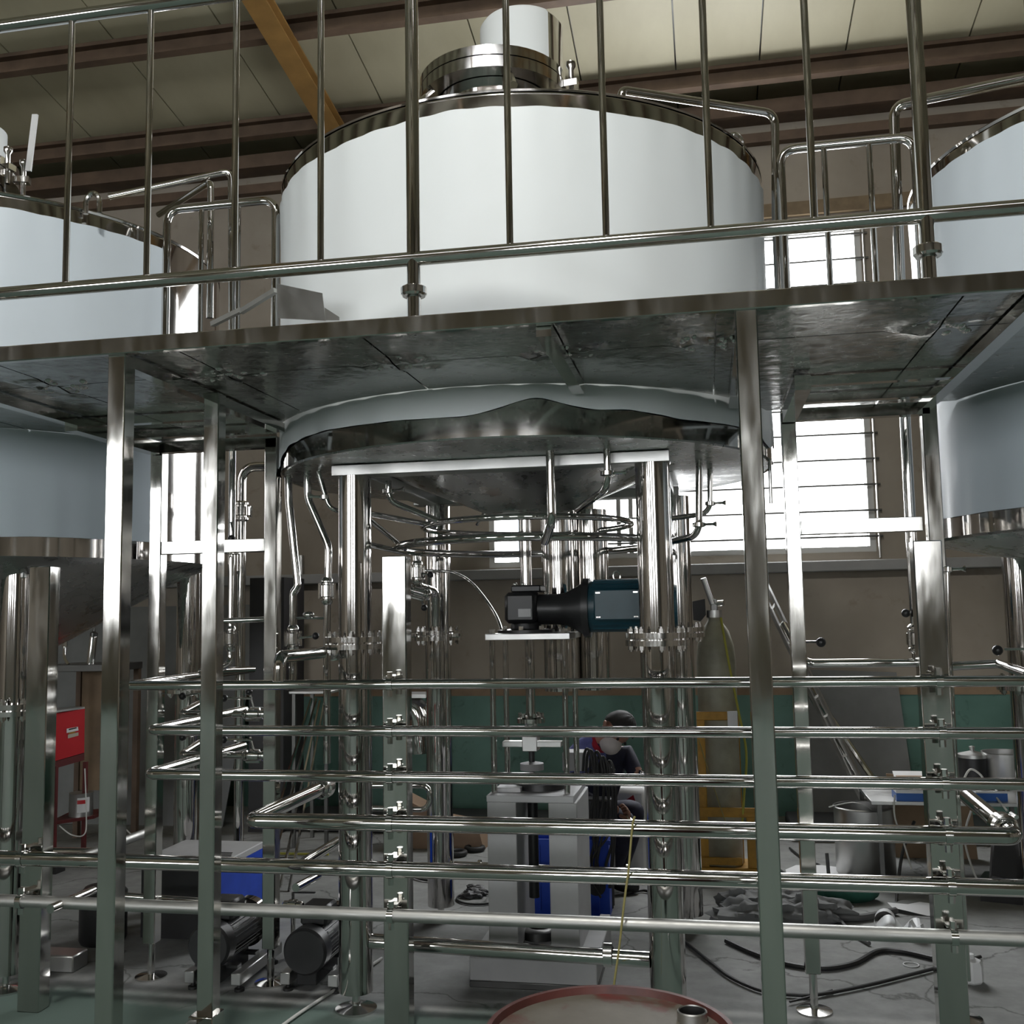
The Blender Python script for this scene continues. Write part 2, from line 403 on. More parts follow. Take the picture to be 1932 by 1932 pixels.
# ================================================================== brew tanks
def film_edge(a, amp, seed):
    return amp * (math.sin(a * 3.1 + seed) * .5 + math.sin(a * 7.3 + seed * 2.1) * .3 + math.sin(a * 17 + seed * .7) * .14 + math.sin(a * 41 + seed) * .08)
def tank_shell(root, cx, cy, R, z0, z1, lo, hi, seed, a_from, a_to, amp=(.02, .02), bulges=(), film='film'):
    MB().lathe([(R - .012, z0 + .02), (R, z0 + .003), (R, z0 + .008), (R, z1 - .016), (R, z1 - .012), (R - .006, z1)], (cx, cy, 0), 128).build('shell', 'steel_tank', root)
    n = 220; vs = []; fs = []; m = 6
    for i in range(n + 1):
        a = a_from + (a_to - a_from) * i / n
        lo_ = z0 + lo + film_edge(a, amp[0], seed); hi_ = z1 - hi + film_edge(a, amp[1], seed + 4)
        for (ac, wdt, h) in bulges: lo_ += h * math.exp(-((a - ac) / wdt) ** 2)
        for j in range(m + 1):
            t = j / m
            rr = R + .0035 + (.006 * (1 if j in (0, m) else 0)) * abs(math.sin(a * 23 + seed))
            vs.append((cx + rr * math.cos(a), cy + rr * math.sin(a), lo_ + (hi_ - lo_) * t))
    for i in range(n):
        for j in range(m): fs.append((i * (m + 1) + j, (i + 1) * (m + 1) + j, (i + 1) * (m + 1) + j + 1, i * (m + 1) + j + 1))
    MB().add(vs, fs).build('protective_film', film, root, ang=60)
def bolt_mesh(p, h, t, rn, rs):     # stud with a hexagon nut on each end, as one closed turned shape
    return MB().lathe([(.0005, -h - .008), (rs, -h - .008), (rs, -h), (rn, -h), (rn, -h + t), (rs, -h + t), (rs, h - t), (rn, h - t), (rn, h), (rs, h), (rs, h + .008), (.0005, h + .008)], p, 6)
def leg(root, x, y, ztop, zfl, r=.07):
    l = MB().cyl((x, y, .075), (x, y, ztop), r, n=32).build('leg', 'steel_leg', root)
    f = MB()
    for a, b in ((zfl + .004, zfl + .026), (zfl - .026, zfl - .004)): f.cyl((x, y, a), (x, y, b), .127, n=40)
    f.cyl((x, y, zfl - .004), (x, y, zfl + .004), .10, n=32)
    f.build('flange', 'steel_fit', l)
    b0 = None
    for i in range(8):
        a = i * math.pi / 4 + .2; p = Vector((x + .105 * math.cos(a), y + .105 * math.sin(a), zfl))
        if b0 is None:
            b0 = bolt_mesh(p, .042, .016, .014, .007).build('bolt', 'steel_fit', l); pb = p
        else: share(b0, 'bolt', l, p - pb)
    MB().lathe([(.001, 0), (.085, 0), (.085, .008), (.03, .016), (.017, .02), (.017, .09), (.001, .09)], (x, y, 0), 28).build('foot', 'steel_fit', l)
    return l
def manway(root, x, y, z, s=1.0):
    n = MB().cyl((x, y, z - .35), (x, y, z + .0), .235 * s, n=40).build('manway_neck', 'steel_tank', root)
    MB().lathe([(.24 * s, -.005), (.31 * s, -.005), (.31 * s, .045), (.24 * s, .045), (.24 * s, -.005)], (x, y, z), 48).build('manway_flange', 'steel_fit', root)
    lid = MB().lathe([(.001, .10), (.29 * s, .10), (.308 * s, .095), (.308 * s, .052), (.001, .052)], (x, y, z), 48).build('manway_lid', 'steel_fit', root)
    for a in (-.1, .35):
        p = Vector((x + .31 * s * math.cos(a), y + .31 * s * math.sin(a), z)); d = Vector((math.cos(a), math.sin(a), 0))
        MB().bar(p + Vector((0, 0, .03)), p + d * .06 + Vector((0, 0, .03)), .05, .03).build('hinge_block', 'steel_fit', lid)
        MB().lathe([(.001, -.05), (.012, -.05), (.012, .10), (.022, .115), (.022, .135), (.001, .145)], p + d * .03, 12).build('clamp_bolt', 'steel_fit', lid)
    for a in (-2.5, -1.15):
        p = Vector((x + .30 * s * math.cos(a), y + .30 * s * math.sin(a), z)); d = Vector((math.cos(a), math.sin(a), 0))
        MB().tube([p - d * .03 - Vector((0, 0, .0)), p + d * .03 - Vector((0, 0, .06)), p + d * .06 - Vector((0, 0, .115))], [.011, .012, .02], 8).build('swing_bolt', 'steel_fit', lid)
def lug(root, x, y, z):
    MB().tube([(x - .035, y, z - .05), (x - .035, y, z + .02), (x, y, z + .055), (x + .035, y, z + .02), (x + .035, y, z - .05)], .012, 8, .03).build('lifting_lug', 'steel_fit', root)

# ---- tank in the middle
TC = Vector((-.835, 4.80, 0)); TR = 1.15; TZ0, TZ1 = 2.25, 3.585
tank = thing('brew_tank', 'large round steel brew tank standing over the gear motor, wrapped in torn white protective film', 'tank', (TC.x, TC.y, 0))
tank_shell(tank, TC.x, TC.y, TR, TZ0, TZ1, .085, .075, 1.3, R_(150), R_(390), (.010, .014), bulges=((R_(282), .13, .055), (R_(300), .16, .02), (R_(205), .16, -.06), (R_(345), .1, -.05)))
MB().lathe([(TR + .001, TZ1 - .004), (TR + .003, TZ1 + .004), (TR - .01, TZ1 + .012), (TR - .25, TZ1 + .07), (.45, TZ1 + .22), (.001, TZ1 + .27)], (TC.x, TC.y, 0), 96).build('dome_roof', 'steel_tank', tank)
MB().lathe([(TR - .012, TZ0 + .02), (TR - .02, TZ0), (.60, TZ0 - .003), (.565, TZ0 - .02), (.20, TZ0 - .17), (.001, TZ0 - .17)], (TC.x, TC.y, 0), 96).build('bottom_dish', 'steel_under', tank)
fb = MB()
zf0, zf1 = 2.198, 2.247; fx0, fx1, fy0, fy1 = -1.475, -.205, 4.17, 5.42
MB().box(fx0 - .09, fx1 + .075, fy0 - .05, fy0 + .05, zf0, zf1, .004).build('frame_beam', 'steel_satin', tank)
MB().box(fx0 - .09, fx1 + .075, fy1 - .05, fy1 + .05, zf0, zf1, .004).build('frame_beam', 'steel_satin', tank)
for x in (fx0, fx1): MB().box(x - .05, x + .05, fy0 + .05, fy1 - .05, zf0, zf1, .004).build('frame_beam', 'steel_satin', tank)
for x, y in ((fx0, fy0), (fx1, fy0), (fx0 + .03, fy1), (fx1 + .055, fy1)): leg(tank, x, y, zf0, 1.49)
manway(tank, at(930, 130, 4.45).x, 4.45, at(930, 196, 4.45).z, 1.10)
ch = MB().lathe([(.205, 3.80), (.205, 4.50), (.19, 4.52), (.001, 4.52)], (TC.x + .02, TC.y, 0), 48).build('vapour_stack', 'steel_tank', tank)
MB().lathe([(.2085, 3.82), (.2085, 4.502), (.193, 4.524), (.001, 4.524)], (TC.x + .02, TC.y, 0), 40, None, R_(150), R_(318)).build('stack_film', 'film', ch)
lug(tank, -1.86, 4.5, TZ1 + .01); lug(tank, .18, 4.35, TZ1 + .01)
# discharge chutes under the dish
for x, y, r, zb in ((-.735, 5.12, .082, 1.215), (-.575, 5.20, .085, 1.215)):
    MB().lathe([(r, zb), (r, 2.12), (r - .006, 2.12), (r - .006, zb), (r, zb)], (x, y, 0), 36).build('discharge_chute', 'steel_leg', tank)
# ---- tank on the left and tank on the right
def side_tank(cx, label, legs, cone, afrom, ato, seed, mw):
    t = thing('brew_tank', label, 'tank', (cx, 4.80, 0))
    z0, z1 = 1.885, 3.50
    tank_shell(t, cx, 4.80, TR, z0, z1, .085, .065, seed, afrom, ato, (.006, .010), film='film_blue')
    MB().lathe([(TR + .002, z1 - .01), (TR + .006, z1 + .0), (TR - .01, z1 + .012), (TR - .25, z1 + .07), (.45, z1 + .22), (.001, z1 + .27)], (cx, 4.80, 0), 96).build('dome_roof', 'steel_tank', t)
    MB().lathe([(TR - .012, z0 + .02), (TR - .03, z0 - .005)] + cone, (cx, 4.80, 0), 80).build('bottom_cone', 'steel_under', t)
    for x, y in legs: leg(t, x, y, 1.87, 1.215)
    MB().box(cx - .70, cx + .70, 4.12, 4.22, 1.80, 1.87, .004).build('frame_beam', 'steel_satin', t)
    if mw: manway(t, mw[0], mw[1], 3.83, .98)
    return t
tl = side_tank(-3.72, 'large steel brew tank in bluish film, behind the motors and the red trolley', ((-3.085, 4.17), (-2.925, 5.45), (-4.36, 4.17), (-4.36, 5.42)), [(1.0, 1.84), (.25, 1.42), (.001, 1.42)], R_(150), R_(347), 2.2, (-3.69, 4.40))
lug(tl, -2.72, 4.12, 3.52)
sl = MB().lathe([(.168, 3.75), (.168, 4.22), (.001, 4.23)], (-3.77, 4.62, 0), 36).build('vapour_stack', 'film', tl)
MB().bar((-3.34, 4.5, 3.9), (-3.31, 4.5, 4.2), .012, .03).build('stack_film', 'white_plastic', tl)
tr_ = side_tank(2.14, 'large steel brew tank in bluish film, beside the tall hall window', ((1.50, 4.17), (1.50, 5.42), (2.78, 4.17), (2.78, 5.42)), [(.95, 1.84), (.3, 1.74), (.001, 1.74)], R_(172), R_(390), 5.1, None)
MB().cyl((1.305, 4.02, 1.06), (1.29, 4.02, 1.80), .017, n=14).build('drain_tube', 'steel_tube', tr_)

# ================================================================== platform and railings
PZ = 2.43; PY0 = 2.85; PYB = 4.43
plat = thing('steel_platform', 'raised stainless platform with welded deck plates and square posts in front of the tanks', 'platform', (-.8, 2.9, 0))
CX = (-3.72, -.835, 2.14)
def yback(x):
    y = PYB
    for c in CX:
        d = abs(x - c)
        if d < TR + .02: y = min(y, 4.80 - math.sqrt((TR + .02) ** 2 - d * d))
    return y
SEAMX = [-5.4, -4.8, -4.15, -3.5, -2.9, -2.26, -1.61, -1.0, -.43, .05, .715, 1.35, 2.0, 2.6, 3.2, 3.8]; SEAMY = 3.235
rnd = random.Random(5)
DIMPLES = [(x + rnd.uniform(-.13, .13), SEAMY + rnd.uniform(-.10, .10), rnd.uniform(.014, .03), rnd.uniform(.004, .009)) for x in SEAMX for _ in range(22)]
def plate(x0, x1, lower):
    nx = max(10, int((x1 - x0) / .022)); ny = 18 if lower else 16
    vs = []; g = .003
    for i in range(nx + 1):
        x = x0 + g + (x1 - x0 - 2 * g) * i / nx
        ya = PY0 if lower else SEAMY + g; yb = SEAMY - g if lower else max(SEAMY + .05, yback(x))
        for j in range(ny + 1):
            y = ya + (yb - ya) * j / ny; z = PZ + .012
            for sx in (x0, x1):
                if abs(x - sx) < .2 and abs(y - SEAMY) < .18:
                    for (dx, dy, dr, dh) in DIMPLES:
                        q = ((x - dx) ** 2 + (y - dy) ** 2) / (dr * dr)
                        if q < 6: z -= dh * math.exp(-q)
                    break
            vs.append((x, y, z))
    m = len(vs); N = ny + 1
    fs = [(i * N + j, i * N + j + 1, (i + 1) * N + j + 1, (i + 1) * N + j) for i in range(nx) for j in range(ny)]
    top = [(v[0], v[1], PZ + .03) for v in vs]
    fs += [(m + i * N, m + (i + 1) * N, m + (i + 1) * N + ny, m + i * N + ny) for i in range(nx)]
    rim = [i * N for i in range(nx + 1)] + [nx * N + j for j in range(1, ny + 1)] + [i * N + ny for i in range(nx - 1, -1, -1)] + [j for j in range(ny - 1, 0, -1)]
    for a, b in zip(rim, rim[1:] + rim[:1]): fs.append((a, b, m + b, m + a))
    return MB().add(vs + top, fs)
for i in range(len(SEAMX) - 1):
    for lo in (True, False): plate(SEAMX[i], SEAMX[i + 1], lo).build('deck_plate', 'steel_deck', plat, ang=60)
for x in SEAMX[1:-1]: MB().box(x - .015, x + .015, PY0, min(yback(x - .015), yback(x + .015)), PZ + .0302, PZ + .034).build('seam_light_stop', 'steel_deck', plat)  # unseen backing strips, added to stop light leaking through the plate gaps
MB().box(-5.4, 3.8, SEAMY - .015, SEAMY + .015, PZ + .0342, PZ + .038).build('seam_light_stop', 'steel_deck', plat)
rw = random.Random(9)
for sx in SEAMX[4:13]:      # weld marks where the plate seams cross, domed beads added to catch glints
    m = MB()
    for q in range(26):
        a = rw.uniform(0, 2 * math.pi); rr = rw.uniform(.015, .12); px, py = sx + rr * math.cos(a) * 1.1, SEAMY + rr * math.sin(a) * .8
        if abs(px - sx) < .012 or abs(py - SEAMY) < .010: continue
        r0 = rw.uniform(.008, .020)
        m.lathe([(r0, 0), (r0 * .8, -.005), (r0 * .45, -.009), (.0005, -.0105)], (px, py, PZ + .013), 10)
    stuff(m.build('weld_glint_beads', 'steel_fit', plat, ang=80))
MB().box(-5.4, 3.8, PY0 - .015, PY0 + .012, PZ - .003, PZ + .048, .003).build('edge_fascia', 'steel_box', plat)
for x in (-3.75, -2.53, -1.79, -.44, .13, .90, 2.05):    # joists under the deck
    y1 = yback(x) - .02
    MB().box(x - .022, x + .022, PY0 + .02, y1, PZ - .032, PZ + .006).build('joist', 'steel_box', plat)
for a, b in ((-2.53, -1.95), (.36, .90)):
    for y in (3.80, 4.12): MB().box(a, b, y - .02, y + .02, PZ - .026, PZ + .006).build('cross_joist', 'steel_box', plat)
    MB().box(a - .02, b + .02, 4.38, 4.43, PZ - .045, PZ + .006).build('cross_joist', 'steel_box', plat)
    MB().box(a - .028, a + .028, 3.72, 4.36, PZ - .055, PZ - .001).build('joist', 'steel_box', plat)
    MB().box(a + .03, b - .03, 4.385, 4.435, 1.905, 1.965, .003).build('tie_beam', 'steel_box', plat)
def sqpost(x, y, w=.06, zt=PZ, foot=True, zb=.0):
    p = MB().box(x - w / 2, x + w / 2, y - w / 2, y + w / 2, .15 if foot else zb, zt, .0035).build('post', 'steel_box', plat)
    if foot:
        MB().lathe([(.001, 0), (.07, 0), (.07, .006), (.024, .014), (.016, .016), (.016, .16), (.001, .16)], (x, y, 0), 28).build('foot', 'steel_fit', p)
    return p
for x, y in ((-1.79, 2.885), (.132, 2.875), (-3.75, 2.885), (2.05, 2.885)): sqpost(x, y)
sqpost(-1.765, 3.46)
for x in (-2.53, -1.955, .358, .918): sqpost(x, 4.41)
MB().box(-1.80, -1.755, 2.94, 3.42, .175, .235, .003).build('tie_beam', 'steel_box', plat)
MB().box(-1.81, -1.72, 3.40, 3.49, .16, .24, .003).build('gusset', 'steel_box', plat)

# guard rail along the front edge
gr = thing('guard_rail', 'polished tubular guard rail with thin upright bars along the platform edge', 'railing', (-.8, 2.875, 2.478))
GY = 2.875; z0, zl, zh = 2.478, 2.664, 3.585
MB().cyl((-5.2, GY, zl), (3.6, GY, zl), .0215, n=24).build('lower_rail', 'steel_tube', gr)
MB().cyl((-5.2, GY, zh), (3.6, GY, zh), .0215, n=24).build('top_rail', 'steel_tube', gr)
for i in range(-3, 3):
    x = -.83 + 1.453 * i
    p = MB().cyl((x, GY, z0), (x, GY, zh), .0205, n=24).build('rail_post', 'steel_tube', gr)
    MB().lathe([(.022, -.014), (.034, -.014), (.039, -.008), (.039, .012), (.034, .016), (.022, .016)], (x, GY, 2.562), 28).build('union_nut', 'steel_fit', p)
    for j in range(1, 5):
        xb = x + 1.453 * j / 5 + (.004 if j in (1, 3) else -.003)
        if xb < 3.5: MB().cyl((xb, GY, zl + .015), (xb, GY, zh - .015), .0105, n=14).build('baluster', 'steel_tube', gr)
# hoop railings at the back of the two bays between the tanks
def hoop(x0, x1, bars, label):
    h = thing('hoop_rail', label, 'railing', ((x0 + x1) / 2, 4.40, 2.46), 'hoop railings at the back of the bays')
    MB().tube([(x0, 4.40, 2.46), (x0, 4.40, 3.575), (x1, 4.40, 3.575), (x1, 4.40, 2.46)], .0195, 18, .075, 8).build('hoop', 'steel_tube', h)
    for b in bars: MB().cyl((b, 4.40, 2.46), (b, 4.40, 3.56), .0125, n=14).build('hoop_bar', 'steel_tube', h)
hoop(.375, .925, (.557, .742), 'bent tube hoop railing in the bay next to the tall window')
hoop(-2.505, -1.945, (-2.325, -2.135), 'bent tube hoop railing in the bay next to the sheet metal tray')
# sheet-metal tray hanging at the rail, between the left hoop and the tank
tray = thing('metal_tray', 'bent sheet metal tray with angle arm at the deck beside the tank', 'tray', (-1.78, 3.72, 2.47))
a0 = at(524, 560, 3.72); 
MB().prism([at(524, 600, 3.72), at(522, 535, 3.72), at(608, 553, 3.60), at(614, 605, 3.60)], (0, .004, 0)).build('tray_panel', 'steel_satin', tray)
MB().prism([at(614, 604, 3.60), at(612, 580, 3.60), at(640, 598, 3.64), at(640, 604, 3.64)], (0, .004, 0)).build('tray_panel', 'steel_satin', tray)
MB().bar(at(400, 612, 3.95), at(455, 585, 3.90), .02, .02).build('angle_arm', 'steel_dull', tray)
MB().bar(at(455, 588, 3.90), at(520, 548, 3.82), .02, .02).build('angle_arm', 'steel_dull', tray)
MB().box(-2.13, -2.09, 3.86, 3.90, 2.46, 2.60).build('bracket', 'steel_dull', tray)

# ================================================================== pipe rack and pipework
def valve(parent, p, d, r, hdir=None, hlen=.11, name='valve'):
    """butterfly valve with a liner on each side on a run along d; optional lever with a black ball"""
    p = Vector(p); d = Vector(d).normalized(); k = r * 1.0
    v = MB().lathe([(r, -.062), (r * 1.25, -.058), (r * 1.55, -.050), (r * 1.55, -.040), (r * 1.2, -.036), (r * 1.2, -.028), (r * 1.85, -.024), (r * 1.85, .024), (r * 1.2, .028), (r * 1.2, .036), (r * 1.55, .040), (r * 1.55, .050), (r * 1.25, .058), (r, .062)],
                   p, 24, d).build(name, 'steel_fit', parent)
    s = d.orthogonal().normalized()
    for q in (s, -s):
        MB().lathe([(.0005, -.034), (.008, -.034), (.008, .034), (.0005, .034)], p + q * r * 2.1, 6, d).build('clamp_screw', 'steel_fit', v)
    if hdir is not None:
        h = Vector(hdir).normalized()
        MB().tube([p + h * r * 1.6, p + h * (r * 1.6 + hlen)], .0055, 8).build('lever', 'steel_fit', v)
        MB().sphere(p + h * (r * 1.6 + hlen + .012), .0165, 8).build('ball_knob', 'black_paint', v)
    return v
def ferrule(parent, p, d, r, wing=None):
    p = Vector(p); d = Vector(d).normalized()
    f = MB().lathe([(r, -.012), (r * 1.9, -.008), (r * 1.9, .008), (r, .012)], p, 20, d).build('clamp', 'steel_fit', parent)
    if wing is not None:
        w = Vector(wing).normalized()
        MB().tube([p + w * r * 1.6, p + w * (r * 1.6 + .035), p + w * (r * 1.6 + .05)], [.006, .006, .013], 8).build('wing_nut', 'steel_fit', f)
    return f
def pipe(name, label, pts, r, bend=.06, mat='steel_tube', group=None, n=18, cat='pipe'):
    P = [Vector(q) for q in pts]
    base = min(P, key=lambda q: q.z)
    t = thing(name, label, cat, tuple(base), group)
    MB().tube(P, r, n, bend, 7).build('tube', mat, t)
    return t
X, Y, Z = Vector((1, 0, 0)), Vector((0, 1, 0)), Vector((0, 0, 1))

# three thick stand posts that carry the pipe rack
RY = 3.885
POSTX = []
for px, py, lab in ((60, 1600, 'thick square steel stand post near the red trolley'),
                    (746, 1600, 'thick square steel stand post next to the gear motor stand'),
                    (1783, 1600, 'thick square steel stand post near the steel pot and the work table')):
    x = at(px, py, 3.945).x; POSTX.append(x)
    o = MB().box(x - .05, x + .05, 3.945, 4.02, 0, 1.84, .004)
    tag(o.build('stand_post', 'steel_box', None, (x, 3.98, 0)), lab, 'post', 'stand posts of the pipe rack')
PZS = [1.335, 1.155, .980, .805, .632, .462]
PRS = [.0195, .0205, .0225, .031, .0295, .0245]
x1s, x2s, x3s, x4s = at(236, 1290, RY).x, at(284, 1378, RY).x, at(280, 1462, RY).x, at(474, 1547, RY).x
xe = at(1915, 1580, RY).x
labels = ['topmost long polished pipe of the horizontal pipe rack', 'second long polished pipe from the top of the horizontal pipe rack',
          'third long polished pipe from the top of the horizontal pipe rack', 'fourth pipe from the top of the rack, thick, with mitred returns at both ends',
          'fifth pipe from the top of the rack, thick polished tube above the dull one', 'lowest pipe of the rack, dull grey unpolished tube']
paths = []
def yret(px, py, x): return onx(px, py, x).y
y1 = 5.05; paths.append([(x1s, y1, PZS[0]), (x1s, RY, PZS[0]), (1.75, RY, PZS[0])])
y2 = 4.75; paths.append([(x2s, y2, PZS[1]), (x2s, RY, PZS[1]), (1.75, RY, PZS[1])])
paths.append([(x3s, y2, PZS[2]), (x3s, RY, PZS[2]), (1.75, RY, PZS[2])])
paths.append([(x4s, 4.72, PZS[3]), (x4s, RY, PZS[3]), (xe, RY, PZS[3]), (xe, 4.55, PZS[3] + .02)])
paths.append([(-3.6, RY, PZS[4]), (1.75, RY, PZS[4])])
paths.append([(-3.6, RY, PZS[5]), (1.75, RY, PZS[5])])
RACK = []
for i in range(6):
    t = pipe('rack_pipe', labels[i], paths[i], PRS[i], .035, 'steel_dull' if i == 5 else 'steel_tube', 'pipes of the horizontal rack', 22)
    RACK.append(t)
    for x in POSTX:
        if x < paths[i][1][0] - .01 and i < 4: continue
        r = PRS[i]
        c = MB().lathe([(r + .001, -.012), (r + .005, -.012), (r + .005, .012), (r + .001, .012)], (x, RY, PZS[i]), 20, X).build('pipe_clamp', 'steel_fit', t)
        MB().box(x - .02, x + .02, RY + r * .5, 3.948, PZS[i] + r + .002, PZS[i] + r + .012).build('bracket', 'steel_box', c)
        MB().hexnut((x, RY, PZS[i] + r), (x, RY, PZS[i] + r + .028), .012).build('bolt', 'steel_fit', c)
        MB().hexnut((x, RY, PZS[i] - r - .028), (x, RY, PZS[i] - r), .012).build('bolt', 'steel_fit', c)
for x, z, r in ((x1s, PZS[0], .0195), (x2s, PZS[1], .0205), (x3s, PZS[2], .0225)):   # the elbows at the far end turn up to the vessels
    pass
# branch from the topmost pipe: up, then back towards the tank leg
bx = at(527, 1285, RY).x
t = pipe('branch_pipe', 'fat polished elbow branch rising from the topmost rack pipe', [(bx, RY, PZS[0] + .015), (bx, RY, 1.445), (bx, 4.62, 1.445), (bx, 4.62, 1.52)], .026, .07)
valve(t, (bx, 4.50, 1.445), Y, .024)
# valve on the mitred return of the fourth pipe
valve(RACK[3], (x4s, 4.66, PZS[3]), Y, .028)
valve(RACK[3], (xe, 4.03, PZS[3] + .005), Y, .026)

# short valve manifolds between the tanks, with black ball levers
for k, (py, nm) in enumerate(((1347, 'upper'), (1425, 'lower'))):
    a = at(340, py, 4.60); b = at(500, py, 4.60); zc = (a.z + b.z) / 2
    t = pipe('manifold_pipe', '%s short valve manifold tube with black ball lever, between the second and %s rack pipe' % (nm, 'first' if k == 0 else 'third'),
             [(a.x, 4.95, zc + .06), (a.x, 4.60, zc), (b.x - .02, 4.60, zc)], .0165, .04)
    valve(t, (b.x - .05, 4.60, zc), X, .016, (-.25, -.1, 1), .07)
    MB().tube([(b.x - .06, 4.585, zc + .075), (b.x - .19, 4.585, zc + .075)], .006, 8).build('lever', 'steel_fit', t)
    MB().sphere((b.x - .20, 4.585, zc + .075), .018, 8).build('ball_knob', 'black_paint', t)
    MB().sphere((a.x + .02, 4.585, zc + .085), .018, 8).build('ball_knob', 'black_paint', t)
    MB().tube([(a.x + .02, 4.585, zc + .085), (a.x + .11, 4.585, zc + .10), (a.x + .11, 4.60, zc)], .006, 8).build('lever', 'steel_fit', t)

# upright pipes in the bay by the left hoop
p0, p1 = at(439, 830, 4.56), at(446, 1200, 4.56)
t = pipe('upright_pipe', 'slim upright pipe beside the clamp-valve pipe, with a ball lever and sample cock', [at(205, 372, 4.35), at(436, 322, 4.56), Vector((p0.x, 4.56, 2.4)), Vector((p0.x, 4.56, 1.38)), Vector((p0.x - .08, 4.40, 1.36)), Vector((x1s + .02, 5.05, PZS[0]))], .0165, .05)
valve(t, (p0.x, 4.56, at(440, 1205, 4.56).z), Z, .015)
MB().tube([at(436, 985, 4.53), at(441, 1012, 4.52)], .005, 8).build('lever', 'steel_fit', t)
MB().sphere(at(437, 1016, 4.52), .018, 8).build('ball_knob', 'black_paint', t)
ferrule(t, at(440, 1042, 4.56), Z, .017, (-1, 0, 0))
UY = 5.62; q = at(455, 1000, UY)
t = pipe('upright_pipe', 'upright pipe bending over to the tank rim, with a big clamp valve', [at(530, 880, UY), Vector((q.x, UY, at(455, 880, UY).z)), Vector((q.x, UY, at(460, 1612, UY).z))], .0285, .10)
valve(t, (q.x, UY, at(452, 965, UY).z), Z, .0285)
zf = at(460, 1612, UY).z
MB().lathe([(.001, zf - .012), (.05, zf - .012), (.05, zf), (.001, zf)], (q.x, UY, 0), 20).build('end_flange', 'steel_fit', t)
MB().lathe([(.016, 0), (.026, .08), (.026, zf - .012), (.001, zf - .012)], (q.x, UY, 0), 16).build('foot_tube', 'steel_box', t)
t = pipe('tie_tube', 'short horizontal tie tube between the upright pipes and the rear post', [at(414, 1172, 4.47), at(506, 1168, 4.47)], .013, 0)
# nozzle pipes dropping from the underside of the middle tank
def nz(name, label, pts, r, bend=.03): return pipe(name, label, pts, r, bend)
a = at(544, 905, 4.45); 
t = nz('drop_pipe', 'slanting drop pipe from the tank rim next to the left bay', [Vector((a.x, 4.45, 2.25)), at(545, 943, 4.45), at(562, 1108, 4.45), at(553, 1118, 4.45), at(553, 1300, 4.45)], .0175, .02)
valve(t, at(553, 1205, 4.45), Z, .017, (1, 0, .1), .07)
t = nz('drop_pipe', 'offset drop pipe with a dog-leg beside the front tank leg', [Vector((at(580, 905, 4.35).x, 4.35, 2.25)), at(581, 940, 4.35), at(620, 1030, 4.35), at(617, 1180, 4.35), at(617, 1440, 4.35)], .0165, .03)
valve(t, at(617, 1115, 4.35), Z, .0165)
a = at(617, 1166, 4.35)
t2 = MB().tube([a, at(560, 1166, 4.40)], .006, 8).build('sample_tube', 'steel_fit', t)
MB().sphere(at(582, 1160, 4.38), .022, 8, (1.2, 1, .8)).build('sample_cock', 'steel_fit', t)
t = nz('drop_pipe', 'thin drop pipe with wing clamp curving behind the front tank leg', [Vector((at(609, 900, 4.35).x, 4.30, 2.25)), at(611, 925, 4.30), at(622, 958, 4.30), at(640, 965, 4.32), at(690, 972, 4.45)], .0105, .03)
ferrule(t, at(612, 938, 4.30), Z, .0105, (-1, 0, .1))

# ring mains under the dish
def ring(label, cz, R, r, c=(-.835, 4.80)):
    n = 56; pts = [(c[0] + R * math.cos(2 * math.pi * i / n), c[1] + R * math.sin(2 * math.pi * i / n), cz) for i in range(n)]
    t = MB().tube(pts, r, 14, closed=True).build('ring_pipe', 'steel_tube', tank); t['label'] = label
    return t
rg1 = ring('smaller upper ring pipe hanging under the tank dish', 2.015, .495, .0145)
rg2 = ring('larger lower ring pipe hanging under the tank dish', 1.918, .625, .0185)
def riser(rg, pts, r, bend, fr=None, wing=None):
    MB().tube(pts, r, 14, bend, 7).build('riser', 'steel_tube', rg)
    if fr is not None:
        MB().lathe([(r, -.012), (r * 1.9, -.008), (r * 1.9, .008), (r, .012)], fr, 20, Z).build('clamp', 'steel_fit', rg)
        w = Vector(wing).normalized()
        MB().tube([fr + w * r * 1.6, fr + w * (r * 1.6 + .035), fr + w * (r * 1.6 + .05)], [.006, .006, .013], 8).build('wing_nut', 'steel_fit', rg)
riser(rg2, [Vector((at(1038, 860, 4.02).x, 4.02, 2.25)), at(1041, 985, 4.02), at(1028, 1022, 4.17)], .018, .04)
riser(rg1, [Vector((at(1145, 850, 4.05).x, 4.05, 2.25)), at(1147, 920, 4.05), at(1090, 962, 4.3)], .015, .06, at(1146, 893, 4.05), (1, 0, 0))
riser(rg1, [Vector((at(733, 890, 4.35).x, 4.35, 2.2)), at(734, 945, 4.35), at(835, 986, 4.45)], .014, .07, at(733, 927, 4.35), (1, 0, .1))
riser(rg1, [at(690, 968, 4.30), at(822, 992, 4.62)], .013, 0)
riser(rg2, [at(690, 975, 4.30), at(765, 1036, 4.62)], .012, 0)
riser(rg2, [at(690, 1026, 4.30), at(762, 1042, 4.62)], .013, 0)
b = at(1320, 890, 4.55)
riser(rg2, [Vector((b.x, 4.50, 2.25)), at(1319, 1010, 4.50), at(1250, 1026, 4.72)], .0155, .07, at(1319, 990, 4.50), (1, -.2, 0))
b = at(1340, 900, 4.75)
riser(rg1, [Vector((b.x, 4.75, 2.25)), at(1340, 968, 4.75), at(1220, 985, 4.9)], .0125, .06, at(1340, 950, 4.75), (1, -.2, 0))
riser(rg1, [at(900, 990, 5.0), at(918, 960, 5.1), at(918, 940, 5.1)], .008, .02)
t = nz('drop_pipe', 'short open drain stub at the tank rim behind the front platform post', [Vector((at(1452, 870, 4.6).x, 4.6, 2.26)), at(1455, 950, 4.6)], .008, 0)

